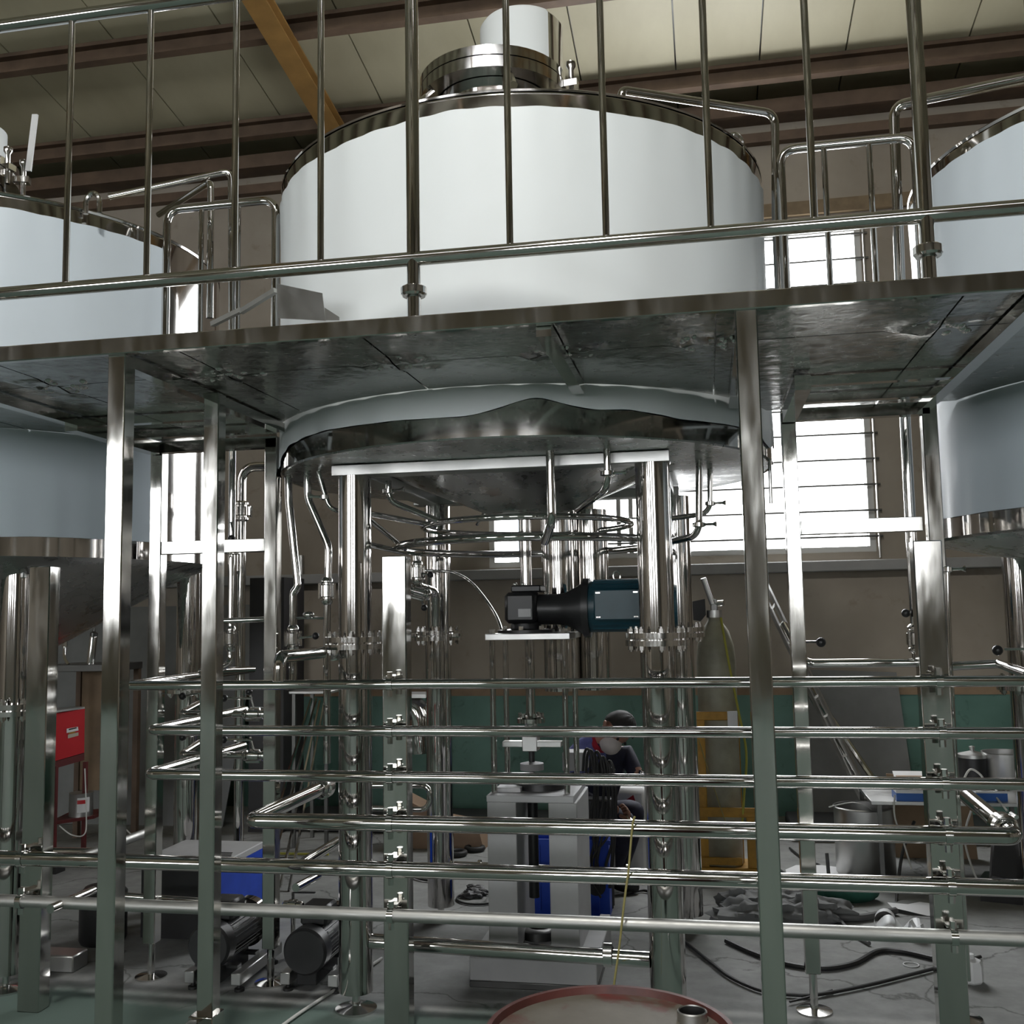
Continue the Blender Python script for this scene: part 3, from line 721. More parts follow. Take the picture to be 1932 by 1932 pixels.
# right-hand bay
p0 = at(1722, 1000, 4.60)
t = pipe('upright_pipe', 'upright pipe in the right bay coming down from over the deck to a clamp valve', [at(1935, 148, 4.35), at(1686, 200, 4.60), Vector((p0.x - .005, 4.60, 2.4)), Vector((p0.x - .01, 4.60, at(1727, 1245, 4.60).z))], .0225, .06)
valve(t, (p0.x - .01, 4.60, at(1727, 1205, 4.6).z), Z, .022)
a, b = at(1520, 1252, 4.60), at(1745, 1250, 4.60)
t = pipe('cross_pipe', 'level cross pipe below the clamp valve in the right bay', [at(1480, 1180, 4.9), Vector((a.x, 4.60, b.z)), Vector((b.x, 4.60, b.z))], .0185, .04)
t2 = MB().tube([at(1518, 1211, 4.47), at(1540, 1211, 4.45)], .0055, 8).build('lever', 'steel_fit', t)
MB().sphere(at(1549, 1212, 4.45), .020, 8).build('ball_knob', 'black_paint', t)
MB().sphere(at(1709, 1157, 4.58), .018, 8).build('ball_knob', 'black_paint', t)
t = pipe('cross_pipe', 'pipe with a thick bright return beside the thick stand post under the right tank', [at(1792, 1257, 4.60), at(1885, 1252, 4.60), at(1940, 1272, 4.1)], .0185, .02)
MB().tube([at(1895, 1225, 4.5), at(1945, 1224, 4.5)], .0055, 8).build('lever', 'steel_fit', t)
MB().sphere(at(1882, 1227, 4.5), .021, 8).build('ball_knob', 'black_paint', t)
t = pipe('instrument_tube', 'thin upright instrument tube behind the thick stand post near the work table', [at(1787, 1075, 4.25), at(1793, 1250, 4.25), at(1806, 1500, 4.25)], .009, 0)
ferrule(t, at(1788, 1074, 4.25), Z, .009, (1, 0, 0))
t = pipe('over_pipe', 'pipe arching from the tank roof down into the right bay', [at(1172, 190, 4.25), at(1174, 170, 4.25), at(1462, 214, 4.62), at(1464, 420, 4.62), Vector((at(1464, 420, 4.62).x, 4.62, 2.0))], .0185, .06)
t = pipe('vent_pipe', 'thin bent vent pipe standing behind the left hoop railing', [at(396, 600, 4.5), at(398, 342, 4.5), at(300, 405, 4.85)], .0165, .04)

# pipe that joins the two front tank legs near the floor
zc = at(960, 1793, 4.17).z
t = pipe('leg_link_pipe', 'fat horizontal pipe joining the two front tank legs just above the floor', [(-1.41, 4.17, zc + .012), (-.275, 4.17, zc - .012)], .031, 0)
for px in (771, 1147):
    x = at(px, 1790, 4.17).x
    MB().lathe([(.031, -.02), (.046, -.016), (.046, .016), (.031, .02)], (x, 4.17, zc), 22, X).build('union', 'steel_fit', t)
zr = at(1030, 1640, 5.42).z
t = pipe('leg_link_pipe', 'slim horizontal pipe joining the rear tank legs behind the gear motor stand', [(-1.37, 5.42, zr + .01), (-.22, 5.42, zr)], .018, 0)
ferrule(t, (at(905, 1633, 5.42).x, 5.42, zr), X, .02)
ferrule(t, (at(1185, 1645, 5.42).x, 5.42, zr), X, .02)
# slim pipe in front of the rear leg, with a three-way valve
q = at(843, 1200, 5.25)
t = pipe('upright_pipe', 'slim upright pipe in front of the rear tank leg with a three-way valve', [Vector((q.x, 5.25, 1.9)), Vector((q.x, 5.25, .5))], .0125, 0)
q = at(787, 1090, 5.0)
t = pipe('three_way_valve', 'three-way polished valve fitting between the ring pipes and the thick stand post', [Vector((q.x, 5.0, 1.9)), at(787, 1105, 5.0), at(822, 1115, 5.15), at(822, 1180, 5.2)], .021, .04, cat='valve')
valve(t, at(787, 1080, 5.0), Z, .018, (1, 0, -.2), .03)
valve(t, at(790, 1118, 5.0), (1, .3, -.3), .02, (.4, -.4, -.8), .05)
valve(t, at(822, 1140, 5.2), Z, .013)
for px, py in ((858, 1198), (775, 1198)): ferrule(t, at(px, py, 5.2), Z, .02)
# steel hose in an arc to the drive plate
pts = [at(775, 1076, 5.2), at(855, 1078, 5.2), at(890, 1098, 5.2), at(920, 1135, 5.15), at(940, 1168, 5.05), at(948, 1195, 4.95)]
pipe('steel_hose', 'bright braided hose arching over to the plate of the gear motor', pts, .0075, .12, cat='hose')
# U-bent tube behind the stand post and bright elbow
pipe('bent_tube', 'U-bent tube end beside the thick stand post', [at(700, 1525, 4.6), at(810, 1528, 4.6), at(812, 1482, 4.6), at(690, 1482, 4.6)], .0125, .05)
t = pipe('polished_elbow', 'big bright polished pipe elbow behind the stand post', [at(735, 1330, 5.6), at(790, 1335, 5.6), at(795, 1420, 5.6)], .075, .12, cat='elbow', n=24)
MB().tube([at(762, 1345, 5.1), at(762, 1445, 5.1)], .012, 10).build('red_grip', 'red_paint', t)
MB().box(at(745,1312,5.6).x, at(825,1305,5.6).x, 5.52, 5.72, at(785, 1308, 5.6).z - .02, at(785, 1308, 5.6).z).build('shelf_plate', 'steel_satin', t)
# low skid tubes running back on the left
def skid(label, a, b, r, mat='steel_tube'): return pipe('skid_tube', label, [a, b], r, 0, mat, 'low skid tubes')
skid('dull low tube running back from the fifth rack pipe towards the slotted cover', onz(140, 1622, .60), onz(300, 1562, .60), .021, 'steel_dull')
skid('bright low tube running back beside the thick stand post by the red trolley', onz(95, 1715, .46), onz(176, 1680, .46), .018)
skid('low tube running back over the pumps towards the rear tank leg', onz(565, 1633, .58), onz(636, 1588, .58), .022)
skid('short low tube running back behind the second motor', onz(558, 1675, .46), onz(600, 1652, .46), .018)
skid('level skid tube between the rear posts in front of the dark motor housing', at(228, 1690, 4.55), at(400, 1703, 4.55), .017)
skid('bright level skid tube next to the rear posts by the red trolley', at(85, 1606, 4.9), at(180, 1607, 4.9), .020)

# ================================================================== gear motor and its stand (under the middle tank, on the shaft axis)
SX, SY = -.815, 4.80
st = thing('drive_stand', 'grey machined drive stand with guide rods under the gear motor', 'machine stand', (SX, SY, 0))
bx0, bx1 = at(886, 1850, 4.48).x, at(1127, 1850, 4.48).x
MB().box(bx0, bx1, 4.48, 5.10, 0.0, .028, .003).build('base_plate', 'steel_dark', st)
MB().box(bx0, bx1, 4.48, 5.10, .028, .125, .004).build('base_block', 'grey_paint', st)
for x in (bx0, bx1 - .05):
    MB().box(x, x + .05, 4.48, 4.62, .125, .15, .003).build('base_lip', 'grey_paint', st)
    MB().box(x, x + .05, 4.96, 5.10, .125, .15, .003).build('base_lip', 'grey_paint', st)
MB().lathe([(.001, .125), (.085, .125), (.085, .16), (.07, .17), (.05, .17), (.05, .14), (.001, .14)], (SX, SY, 0), 28).build('bearing', 'steel_dark', st)
ztop = .795
for a, b in ((920, 975), (1036, 1090)):
    xa, xb = at(a, 1600, 4.58).x, at(b, 1600, 4.58).x
    MB().box(xa, xb, 4.58, 5.02, .125, ztop - .03, .003).build('side_slab', 'grey_light', st)
MB().box(at(918, 1505, 4.58).x, at(1083, 1505, 4.58).x, 4.575, 5.03, ztop - .03, ztop, .003).build('top_plate', 'grey_light', st)
MB().box(at(940, 1495, 4.7).x, at(985, 1495, 4.7).x, 4.66, 4.9, ztop, ztop + .02, .002).build('pad', 'white_paper', st)
MB().lathe([(.001, ztop), (.12, ztop), (.115, ztop + .03), (.06, ztop + .05), (.001, ztop + .05)], (SX + .02, SY, 0), 28).build('thrust_housing', 'black_paint', st)
rods = []
zpl = 1.482
for px, yy in ((930, 4.64), (1066, 4.64), (955, 4.97), (1085, 4.97)):
    x = at(px, 1300, yy).x
    MB().cyl((x, yy, ztop), (x, yy, zpl), .0135, n=18).build('guide_rod', 'steel_leg', st)
    MB().hexnut((x, yy, zpl + .028), (x, yy, zpl + .048), .017).build('rod_nut', 'steel_fit', st)
px0, px1 = at(915, 1203, 4.60).x, at(1075, 1203, 4.60).x
MB().box(px0, px1, 4.60, 5.01, zpl, zpl + .028, .002).build('motor_plate', 'steel_satin', st)
MB().cyl((SX - .02, SY, ztop + .05), (SX - .02, SY, .97), .014, n=16).build('screw', 'black_paint', st)
MB().lathe([(.001, .875), (.055, .875), (.055, .905), (.02, .912), (.001, .912)], (SX - .02, SY, 0), 24).build('lock_ring', 'grey_paint', st)
MB().box(at(950, 1400, 4.78).x, at(1060, 1400, 4.78).x, 4.75, 4.81, .985, 1.01, .002).build('yoke_bar', 'steel_satin', st)
MB().box(SX - .055, SX + .015, 4.745, 4.84, .965, 1.035, .003).build('yoke_block', 'steel_satin', st)
MB().cyl((SX - .02, SY, .30), (SX - .02, SY, ztop - .03), .024, n=16).build('lower_shaft', 'black_paint', st)
# agitator shaft from the tank through the gearbox down to the coupling
sh = thing('agitator_shaft', 'polished vertical agitator shaft on the tank axis with a bolted coupling', 'shaft', (SX - .02, SY, 1.03))
MB().cyl((SX - .02, SY, 1.10), (SX - .02, SY, zpl - .002), .022, n=20).build('shaft', 'steel_leg', sh)
MB().cyl((SX - .03, SY, 1.735), (SX - .03, SY, 2.09), .027, n=20).build('shaft', 'steel_leg', sh)
MB().lathe([(.023, 1.125), (.05, 1.12), (.066, 1.112), (.066, 1.092), (.03, 1.085), (.02, 1.035), (.001, 1.035)], (SX - .02, SY, 0), 26).build('coupling', 'steel_fit', sh)
b0 = None
for i in range(6):
    a = i * math.pi / 3; p = Vector((SX - .02 + .052 * math.cos(a), SY + .052 * math.sin(a), 1.118))
    if b0 is None: b0 = MB().hexnut(p, p + Vector((0, 0, .018)), .010).build('bolt', 'steel_fit', sh); pb = p
    else: share(b0, 'bolt', sh, p - pb)
# gearbox with teal motor
gm = thing('gear_motor', 'black gearbox with a teal electric motor lying on the bright plate', 'gear motor', (SX, SY, zpl + .028))
gz = 1.618
zb_ = zpl + .028
g = MB().box(-.935, -.785, 4.70, 4.90, 1.555, 1.70, .018).build('gearbox', 'black_paint', gm)
MB().box(-.905, -.765, 4.72, 4.88, 1.70, 1.732, .006).build('top_cover', 'black_paint', g)
MB().lathe([(.001, zb_), (.135, zb_), (.135, zb_ + .014), (.075, zb_ + .02), (.07, 1.56), (.001, 1.56)], (SX - .035, SY, 0), 32).build('mount_flange', 'black_paint', g)
for i, a in enumerate((-2.4, -.75, -1.6, .6)):
    MB().hexnut((SX - .035 + .118 * math.cos(a), SY + .118 * math.sin(a), zb_ + .014), (SX - .035 + .118 * math.cos(a), SY + .118 * math.sin(a), zb_ + .032), .012).build('bolt', 'steel_fit', g)
MB().box(-.868, -.808, 4.697, 4.70, 1.585, 1.622).build('name_plate', 'grey_light', g)
for x in (-.885, -.85): MB().sphere((x, 4.73, 1.737), .010, 6).build('cap_screw', 'steel_fit', g)
MB().lathe([(.001, -.785), (.072, -.785), (.072, -.70), (.075, -.66), (.118, -.58), (.118, -.565), (.001, -.565)], (0, SY, gz), 36, X).build('adapter_cone', 'black_paint', gm)
MB().lathe([(.001, -.572), (.138, -.572), (.138, -.542), (.001, -.542)], (0, SY, gz + .004), 36, X).build('motor_flange', 'black_paint', gm)
mt = MB().lathe([(.001, -.542), (.118, -.542), (.118, -.27), (.105, -.255), (.001, -.255)], (0, SY, gz + .008), 40, X).build('motor_body', 'teal_paint', gm)
for i in range(26):
    a = 2 * math.pi * i / 26
    if -2.1 < math.atan2(math.sin(a), math.cos(a)) < -1.0: continue
    d = Vector((0, math.cos(a), math.sin(a))); c = Vector((-.40, SY, gz + .008)) + d * .121
    MB().obox(c, (.125, 0, 0), d * .006, Vector((0, -math.sin(a), math.cos(a))) * .0022).build('cooling_fin', 'teal_paint', mt)
MB().box(-.51, -.30, SY - .155, SY - .10, gz - .055, gz + .085, .006).build('terminal_box', 'teal_paint', mt)
for x in (-.49, -.32):
    for z in (gz - .04, gz + .07): MB().box(x - .010, x + .010, SY - .158, SY - .155, z - .003, z + .003).build('screw', 'steel_fit', mt)
n = 18; ec = Vector((-.415, SY, gz + .150))
MB().tube([ec + Vector((.017 * math.cos(2 * math.pi * i / n), 0, .022 * math.sin(2 * math.pi * i / n))) for i in range(n)], .0045, 8, closed=True).build('eye_bolt', 'steel_fit', mt)

# ================================================================== pumps
def pump(label, x, y0, z, r, L):
    t = thing('pump_motor', label, 'pump', (x, y0 + L / 2, 0), 'black pump motors behind the rack')
    MB().lathe([(.001, -.0), (r * .9, 0), (r, .012), (r, .075), (r * .96, .078)], (x, y0, z), 40, Y).build('fan_cover', 'black_paint', t)
    b = MB().lathe([(r * .86, .07), (r * .86, L), (.001, L)], (x, y0, z), 40, Y).build('motor_body', 'black_paint', t)
    for i in range(30):
        a = 2 * math.pi * i / 30
        if 1.1 < a < 2.05: continue
        d = Vector((math.cos(a), 0, math.sin(a)))
        MB().obox(Vector((x, y0 + .08 + (L - .09) / 2, z)) + d * r * .91, (0, (L - .10) / 2, 0), d * r * .055, Vector((-math.sin(a), 0, math.cos(a))) * .0018).build('cooling_fin', 'black_paint', b)
    MB().box(x - .062, x + .062, y0 + .10, y0 + .24, z + r * .8, z + r * .8 + .085, .012).build('terminal_box', 'black_paint', t)
    MB().box(x + .064, x + .072, y0 + .10, y0 + .16, z + r * .35, z + r * .62).build('name_plate', 'white_paper', t)
    MB().lathe([(.001, L), (r * 1.12, L), (r * 1.12, L + .055), (r * .8, L + .085), (.001, L + .085)], (x, y0, z), 40, Y).build('volute', 'steel_tank', t)
    MB().box(x - .045, x + .045, y0 + .03, y0 + L - .05, .035, z - r * .8, .004).build('motor_foot', 'black_paint', t)
    for sx in (-.118, .098):
        rl = MB().box(x + sx, x + sx + .045, y0 + .02, y0 + L + .10, .035, .085, .003).build('skid_rail', 'steel_satin', t)
        for yy in (y0 + .06, y0 + L + .05): MB().lathe([(.001, 0), (.022, 0), (.022, .012), (.009, .014), (.009, .036), (.001, .036)], (x + sx + .022, yy, 0), 14).build('skid_foot', 'black_rubber', rl)
    for yy in (y0 + .10, y0 + L - .08):
        MB().box(x - .10, x + .10, yy - .02, yy + .02, .085, .097).build('cross_bar', 'black_paint', t)
pump('black pump motor with finned body behind the inner platform post', at(400, 1783, 4.28).x, 4.24, .195, .098, .36)
pump('black pump motor with finned body beside the front tank leg', at(577, 1790, 4.30).x, 4.28, .178, .098, .34)
v = thing('sample_valve', 'small bright ball valve set above the second pump motor', 'valve', tuple(at(560, 1700, 4.75)))
p = at(553, 1708, 4.75)
MB().lathe([(.014, -.05), (.02, -.045), (.02, -.02), (.028, -.018), (.028, .018), (.02, .02), (.02, .045), (.014, .05)], p, 16, X).build('valve_body', 'steel_fit', v)
MB().cyl(p, p + Vector((0, 0, .06)), .008, n=8).build('stem', 'steel_fit', v)
MB().bar(p + Vector((0, 0, .06)), p + Vector((.11, 0, .062)), .014, .006).build('lever', 'black_paint', v)
MB().cyl(p - Vector((0, 0, .3)), p, .012, n=10).build('support_tube', 'steel_tube', v)
# slotted grey cover on a dark housing with a blue side, behind the pumps
q0, q1 = onz(245, 1628, .40), onz(408, 1632, .40)
hx0, hx1, hy0, hy1 = q0.x, q1.x, 4.85, 5.35
ho = thing('compressor_unit', 'dark compressor housing with a slotted grey lid and one blue side', 'machine', ((hx0 + hx1) / 2, 5.1, 0))
MB().box(hx0 + .02, hx1 - .02, hy0 + .02, hy1 - .02, 0.02, .36).build('housing', 'black_paint', ho)
MB().box(hx0, hx1, hy0, hy1, .36, .395, .004).build('lid', 'grey_light', ho)
for i in range(6): MB().box(hx0 + .33, hx0 + .47 - .012 * i, hy0 + .07 + .03 * i, hy0 + .082 + .03 * i, .395, .397).build('slot', 'black_rubber', ho)
MB().box(hx1 - .02, hx1, hy0, hy1, .03, .36).build('side_panel', 'blue_plastic', ho)
for x in (hx0 + .05, hx1 - .08):
    for y in (hy0 + .05, hy1 - .05): MB().cyl((x, y, 0), (x, y, .02), .02, n=10).build('foot', 'black_rubber', ho)
# boxy steel skid block by the thick post on the left
bl = onz(100, 1835, 0)
tag(MB().box(bl.x - .10, bl.x + .10, bl.y, bl.y + .12, 0, .075, .006).build('steel_block', 'steel_satin', None, (bl.x, bl.y, 0)), 'small bright steel block on the floor beside the thick stand post', 'block')
tag(MB().lathe([(.001, 0), (.105, 0), (.115, .02), (.115, .24), (.09, .27), (.001, .27)], (-3.05, 4.85, .0), 28).build('pump_bell', 'black_paint', None, (-3.05, 4.85, 0)), 'dark round pump bell housing on the floor by the red trolley', 'housing')

# ================================================================== drum in the aisle
dr = Vector((-.215, 2.055, 0)); DR = .238; DH = .80
d = thing('oil_drum', 'rusty red steel drum with an open bung hole in its worn lid', 'drum', tuple(dr))
MB().lathe([(.001, 0), (DR - .005, 0), (DR, .01), (DR, .25), (DR + .008, .265), (DR, .28), (DR, .52), (DR + .008, .535), (DR, .55), (DR, DH - .02)], dr, 56).build('barrel', 'drum_rim', d)
MB().lathe([(DR, DH - .025), (DR + .006, DH - .012), (DR + .004, DH), (DR - .006, DH), (DR - .010, DH - .014)], dr, 72).build('rim', 'drum_rim', d)
hb = onz(1306, 1921, DH - .012)
rel = Vector((hb.x - dr.x, hb.y - dr.y, 0)); br = .027
vs = []; fs = []; n = 64
for i in range(n):
    a = 2 * math.pi * i / n; vs.append((dr.x + (DR - .009) * math.cos(a), dr.y + (DR - .009) * math.sin(a), DH - .014))
for i in range(n):
    a = 2 * math.pi * i / n; vs.append((hb.x + br * math.cos(a), hb.y + br * math.sin(a), DH - .016))
for i in range(n): fs.append((i, (i + 1) % n, n + (i + 1) % n, n + i))
MB().add(vs, fs).build('lid', 'drum_rust', d)
MB().lathe([(br - .0015, -.012), (br - .0015, .006), (br, .008), (br + .003, .006), (br + .003, -.014)], (hb.x, hb.y, DH - .004), 32).build('bung_ring', 'steel_satin', d)
MB().lathe([(.0005, -.09), (br - .002, -.09), (br - .002, .0062)], (hb.x, hb.y, DH - .004), 24).build('bung_hole_shade', 'black_rubber', d)  # black inner wall, the shade of the hole put into its colour

# ================================================================== things behind the rack
def cable(label, pts, r, mat='cable_black', name='cable', z=None, sub=8):
    P = [Vector(p) for p in pts]
    # smooth with Catmull-Rom
    Q = []
    for i in range(len(P) - 1):
        p0, p1, p2, p3 = P[max(i - 1, 0)], P[i], P[i + 1], P[min(i + 2, len(P) - 1)]
        for j in range(sub):
            t = j / sub
            Q.append(.5 * ((2 * p1) + (p2 - p0) * t + (2 * p0 - 5 * p1 + 4 * p2 - p3) * t * t + (3 * p1 - p0 - 3 * p2 + p3) * t ** 3))
    Q.append(P[-1])
    o = MB().tube(Q, r, 8).build(name, mat, None, tuple(P[0]))
    return tag(o, label, name.split('_')[-1])
# ---- gas cylinder on a yellow trolley
gc = Vector((.035, 6.55, 0))
g = thing('gas_cylinder', 'grey-green gas cylinder with a valve standing in the yellow trolley', 'gas cylinder', (gc.x, gc.y, .06))
MB().lathe([(.001, .06), (.11, .06), (.12, .075), (.12, 1.28), (.112, 1.38), (.085, 1.47), (.045, 1.53), (.038, 1.55), (.038, 1.59), (.001, 1.59)], gc, 40).build('bottle', 'cylinder_paint', g)
MB().lathe([(.04, 1.555), (.048, 1.555), (.048, 1.60), (.04, 1.60)], gc, 24).build('neck_ring', 'steel_satin', g)
MB().box(gc.x - .02, gc.x + .02, gc.y - .02, gc.y + .02, 1.59, 1.67, .004).build('valve_block', 'steel_dark', g)
MB().cyl((gc.x, gc.y, 1.64), (gc.x + .06, gc.y - .02, 1.645), .018, n=12).build('outlet_nut', 'steel_fit', g)
MB().cyl((gc.x - .01, gc.y - .03, 1.64), (gc.x - .06, gc.y - .05, 1.80), .017, n=14).build('flow_tube', 'steel_satin', g)
MB().prism([at(1306, 1135, 6.5), at(1330, 1130, 6.5), at(1332, 1160, 6.5), at(1322, 1172, 6.5), at(1308, 1170, 6.5)], (0, .06, 0)).build('valve_cover', 'black_rubber', g)
tr = thing('cylinder_trolley', 'yellow welded trolley frame holding the gas cylinder', 'trolley', (gc.x, 6.5, 0))
def Zt(py): return at(1370, py, 6.42).z
xl, xr, xm = at(1318, 1500, 6.42).x, at(1424, 1500, 6.42).x, at(1395, 1500, 6.42).x
for x0, x1 in ((xl, xl + .05), (xr - .055, xr)):
    MB().box(x0, x1, 6.40, 6.44, .04, Zt(1345) if x0 == xl else Zt(1525), .003).build('upright', 'yellow_paint', tr)
MB().box(xm - .03, xm + .02, 6.60, 6.64, .04, Zt(1345), .003).build('upright', 'yellow_paint', tr)
for z0, z1, x1 in ((Zt(1358), Zt(1342), xm), (Zt(1540), Zt(1522), xr), (Zt(1655), Zt(1635), xr), (Zt(1630), Zt(1616), xm)):
    MB().box(xl, x1, 6.385, 6.40, z0, z1, .003).build('cross_piece', 'yellow_paint', tr)
MB().box(xl, xr, 6.40, 6.70, .03, .06, .003).build('foot_plate', 'yellow_paint', tr)
for x in (xl + .02, xr - .02): MB().cyl((x, 6.66, .03), (x + .03, 6.66, .03), .03, n=16).build('wheel', 'black_rubber', tr)
a, b = at(1372, 1342, 6.38), at(1392, 1372, 6.38)
MB().box(a.x, b.x, 6.365, 6.385, b.z, a.z).build('paper_tag', 'white_paper', tr)
cable('yellow gas hose hanging down the side of the gas cylinder', [at(1360, 1165, 6.40), at(1375, 1250, 6.38), at(1393, 1340, 6.36), at(1408, 1420, 6.36), at(1404, 1500, 6.36), at(1400, 1560, 6.42)], .007, 'yellow_hose', 'hose')
cable('thin wire slanting across the yellow trolley', [at(1318, 1395, 6.36), at(1345, 1480, 6.34), at(1372, 1560, 6.32)], .003, 'rope', 'wire')
# ---- steel pot with wire
pc = Vector((.875, 6.62, 0))
p = thing('steel_pot', 'wide brushed steel pot with wires hanging over its rim', 'pot', tuple(pc))
MB().lathe([(.001, .004), (.165, 0), (.172, .01), (.172, .40), (.177, .405), (.172, .41), (.166, .405), (.166, .02), (.001, .015)], pc, 48).build('pot_wall', 'steel_satin', p)
MB().tube([(pc.x - .2, pc.y - .02, .40), (pc.x - .06, pc.y - .10, .45), (pc.x + .05, pc.y - .05, .40), (pc.x + .08, pc.y, .25)], .004, 8, .06).build('wire_loop', 'cable_white', p)
def down(a, b, z=.02):        # carry the line a-b on to the floor
    return [a, a + (b - a) * ((a.z - z) / (a.z - b.z))]
# ---- boards and tube leaning on the wall
tag(MB().prism([(.69, 8.0, 0), (1.44, 8.0, 0), (1.40, 8.355, 1.10), (.66, 8.355, 1.13)], (0, .012, 0)).build('grey_board', 'grey_board', None, (1.05, 8.0, 0)), 'grey cement board leaning on the green wall beside the tall window', 'board')
tag(MB().prism([(1.12, 7.10, 0), (1.62, 7.10, 0), (1.60, 7.14, .50), (1.1, 7.14, .52)], (0, .015, 0)).build('plywood_sheet', 'plywood', None, (1.3, 7.2, 0)), 'brown plywood sheet leaning under the work table', 'board')
cable('bright steel tube leaning against the grey cement board', down(at(1510, 1270, 7.97), at(1648, 1470, 7.6)), .022, 'steel_tube', 'leaning_tube', sub=2)
cable('second thinner tube leaning against the grey cement board', down(at(1500, 1268, 8.05), at(1570, 1385, 7.80)), .010, 'steel_tube', 'leaning_tube', sub=2)
lad = thing('leaning_ladder', 'small steel rung ladder leaning behind the rear platform post', 'ladder', tuple(onz(1620, 1520, 0)))
A, B = down(at(1440, 1090, 8.0), at(1505, 1225, 7.75)); C_, D_ = down(at(1432, 1105, 8.0), at(1497, 1240, 7.75))
MB().bar(A, B, .02, .03).build('stile', 'steel_satin', lad); MB().bar(C_, D_, .02, .03).build('stile', 'steel_satin', lad)
for i in range(14):
    t = (i + .5) / 14; MB().bar(A.lerp(B, t), C_.lerp(D_, t), .015, .015).build('rung', 'steel_satin', lad)
# ---- work table on the right with boxes and pots
tz = .50; ty0, ty1 = 6.25, 7.05
tb = thing('work_table', 'low steel-topped work table covered with papers and boxes', 'table', (1.35, 6.6, 0))
tx0, tx1 = at(1640, 1490, 6.3).x, at(1990, 1490, 6.3).x
MB().box(tx0, tx1, ty0, ty1, tz - .02, tz, .002).build('table_top', 'steel_satin', tb)
for x in (tx0 + .05, tx1 - .05):
    for y in (ty0 + .05, ty1 - .05): MB().box(x - .012, x + .012, y - .012, y + .012, 0, tz - .02).build('table_leg', 'steel_dark', tb)
tag(MB().prism([(tx0 - .12, 6.70, tz + .001), (tx0 + .26, 6.66, tz + .001), (tx0 + .30, 7.0, tz + .001), (tx0 - .06, 7.02, tz + .001)], (0, 0, .006)).build('paper_sheets', 'white_paper', None, (tx0, 6.8, tz)), 'loose white paper sheets on the end of the work table', 'paper')
def carton(label, px0, px1, pyt, pym, pyb, y, dep, open_=False):
    a, b = at(px0, pyb, y), at(px1, pyb, y); z0 = tz + .001; h = at(px0, pyt, y).z - a.z; hm = at(px0, pym, y).z - a.z
    t = thing('carton', label, 'box', ((a.x + b.x) / 2, y, z0), 'blue and white cartons on the work table')
    MB().box(a.x, b.x, y, y + dep, z0, z0 + hm).build('carton_base', 'blue_card', t)
    MB().box(a.x, b.x, y, y + dep, z0 + hm, z0 + h).build('carton_side', 'white_paper', t)
    if open_:
        MB().prism([(a.x, y, z0 + h), (b.x, y, z0 + h), (b.x, y + dep * .6, z0 + h + .05), (a.x, y + dep * .6, z0 + h + .05)], (0, 0, .004)).build('flap', 'white_paper', t)
        MB().box(a.x + .01, b.x - .02, y + .02, y + dep - .02, z0 + h + .001, z0 + h + .035).build('packet', 'cardboard', t)
carton('open blue and white carton with flaps, next to the loose papers', 1692, 1752, 1478, 1497, 1512, 6.26, .16, True)
carton('closed blue and white carton beside the lidded canister', 1842, 1902, 1486, 1500, 1515, 6.30, .16)
c = Vector((at(1843, 1440, 6.75).x, 6.85, tz))
can = thing('canister', 'black canister with a steel lid and knob on the work table', 'canister', tuple(c))
MB().lathe([(.001, 0), (.085, 0), (.085, .17), (.001, .17)], c, 32).build('canister_body', 'black_paint', can)
MB().lathe([(.088, .17), (.088, .19), (.03, .205), (.012, .21), (.018, .235), (.001, .24)], c, 32).build('canister_lid', 'steel_satin', can)
c = Vector((at(1905, 1440, 6.75).x, 6.85, tz))
tag(MB().lathe([(.001, 0), (.125, 0), (.13, .01), (.13, .20), (.135, .205), (.126, .205), (.125, .02), (.001, .015)], c, 40).build('stock_pot', 'steel_satin', None, tuple(c)), 'tall brushed steel stock pot next to the black canister', 'pot')
cable('white looped cable lying on the work table by the canister', [at(1815, 1478, 6.45), at(1830, 1452, 6.45), at(1850, 1462, 6.45), at(1862, 1482, 6.4), at(1900, 1530, 6.2)], .006, 'cable_white')
cable('white cable hanging from the table edge beside the plywood', [at(1688, 1500, 6.22), at(1688, 1540, 6.2), at(1705, 1590, 6.2), at(1720, 1640, 6.15)], .005, 'cable_white')
cable('white cable hanging under the table next to the thick stand post', [at(1832, 1530, 6.1), at(1820, 1580, 6.1), at(1835, 1640, 6.0), at(1860, 1690, 5.95)], .006, 'cable_white')
cable('dark cable slanting down past the plywood sheet', [at(1725, 1550, 6.4), at(1705, 1600, 6.3), at(1695, 1660, 6.2), at(1690, 1720, 6.0)], .009, 'cable_black')
# ---- control box with push buttons
cb = thing('control_box', 'tilted dark control box with rows of square grey buttons', 'control box', tuple(onz(1905, 1680, 0)))
o = at(1870, 1655, 5.6); ux = (at(1990, 1680, 5.55) - o).normalized(); uz = Vector((-.15, .45, .88)); uz = (uz - ux * uz.dot(ux)).normalized(); un = ux.cross(uz)
MB().obox(o + ux * .16 + uz * .09 - un * -.06, ux * .17, uz * .11, un * .055, .006).build('casing', 'black_paint', cb)
for i in range(5):
    for j in range(3):
        cc = o + ux * (.05 + .058 * i) + uz * (.03 + .058 * j)
        k_ = MB().obox(cc, ux * .024, uz * .024, un * .008, .003).build('button', 'grey_light', cb)
        MB().lathe([(.001, .0), (.012, .0), (.010, .004), (.001, .004)], cc - un * .0125, 14, -un).build('button_mark', 'steel_dark', k_)
MB().prism([onz(1850, 1700, 0), onz(2000, 1715, 0), onz(2000, 1690, 0), onz(1860, 1685, 0)], (0, 0, .12)).build('casing_base', 'black_paint', cb)
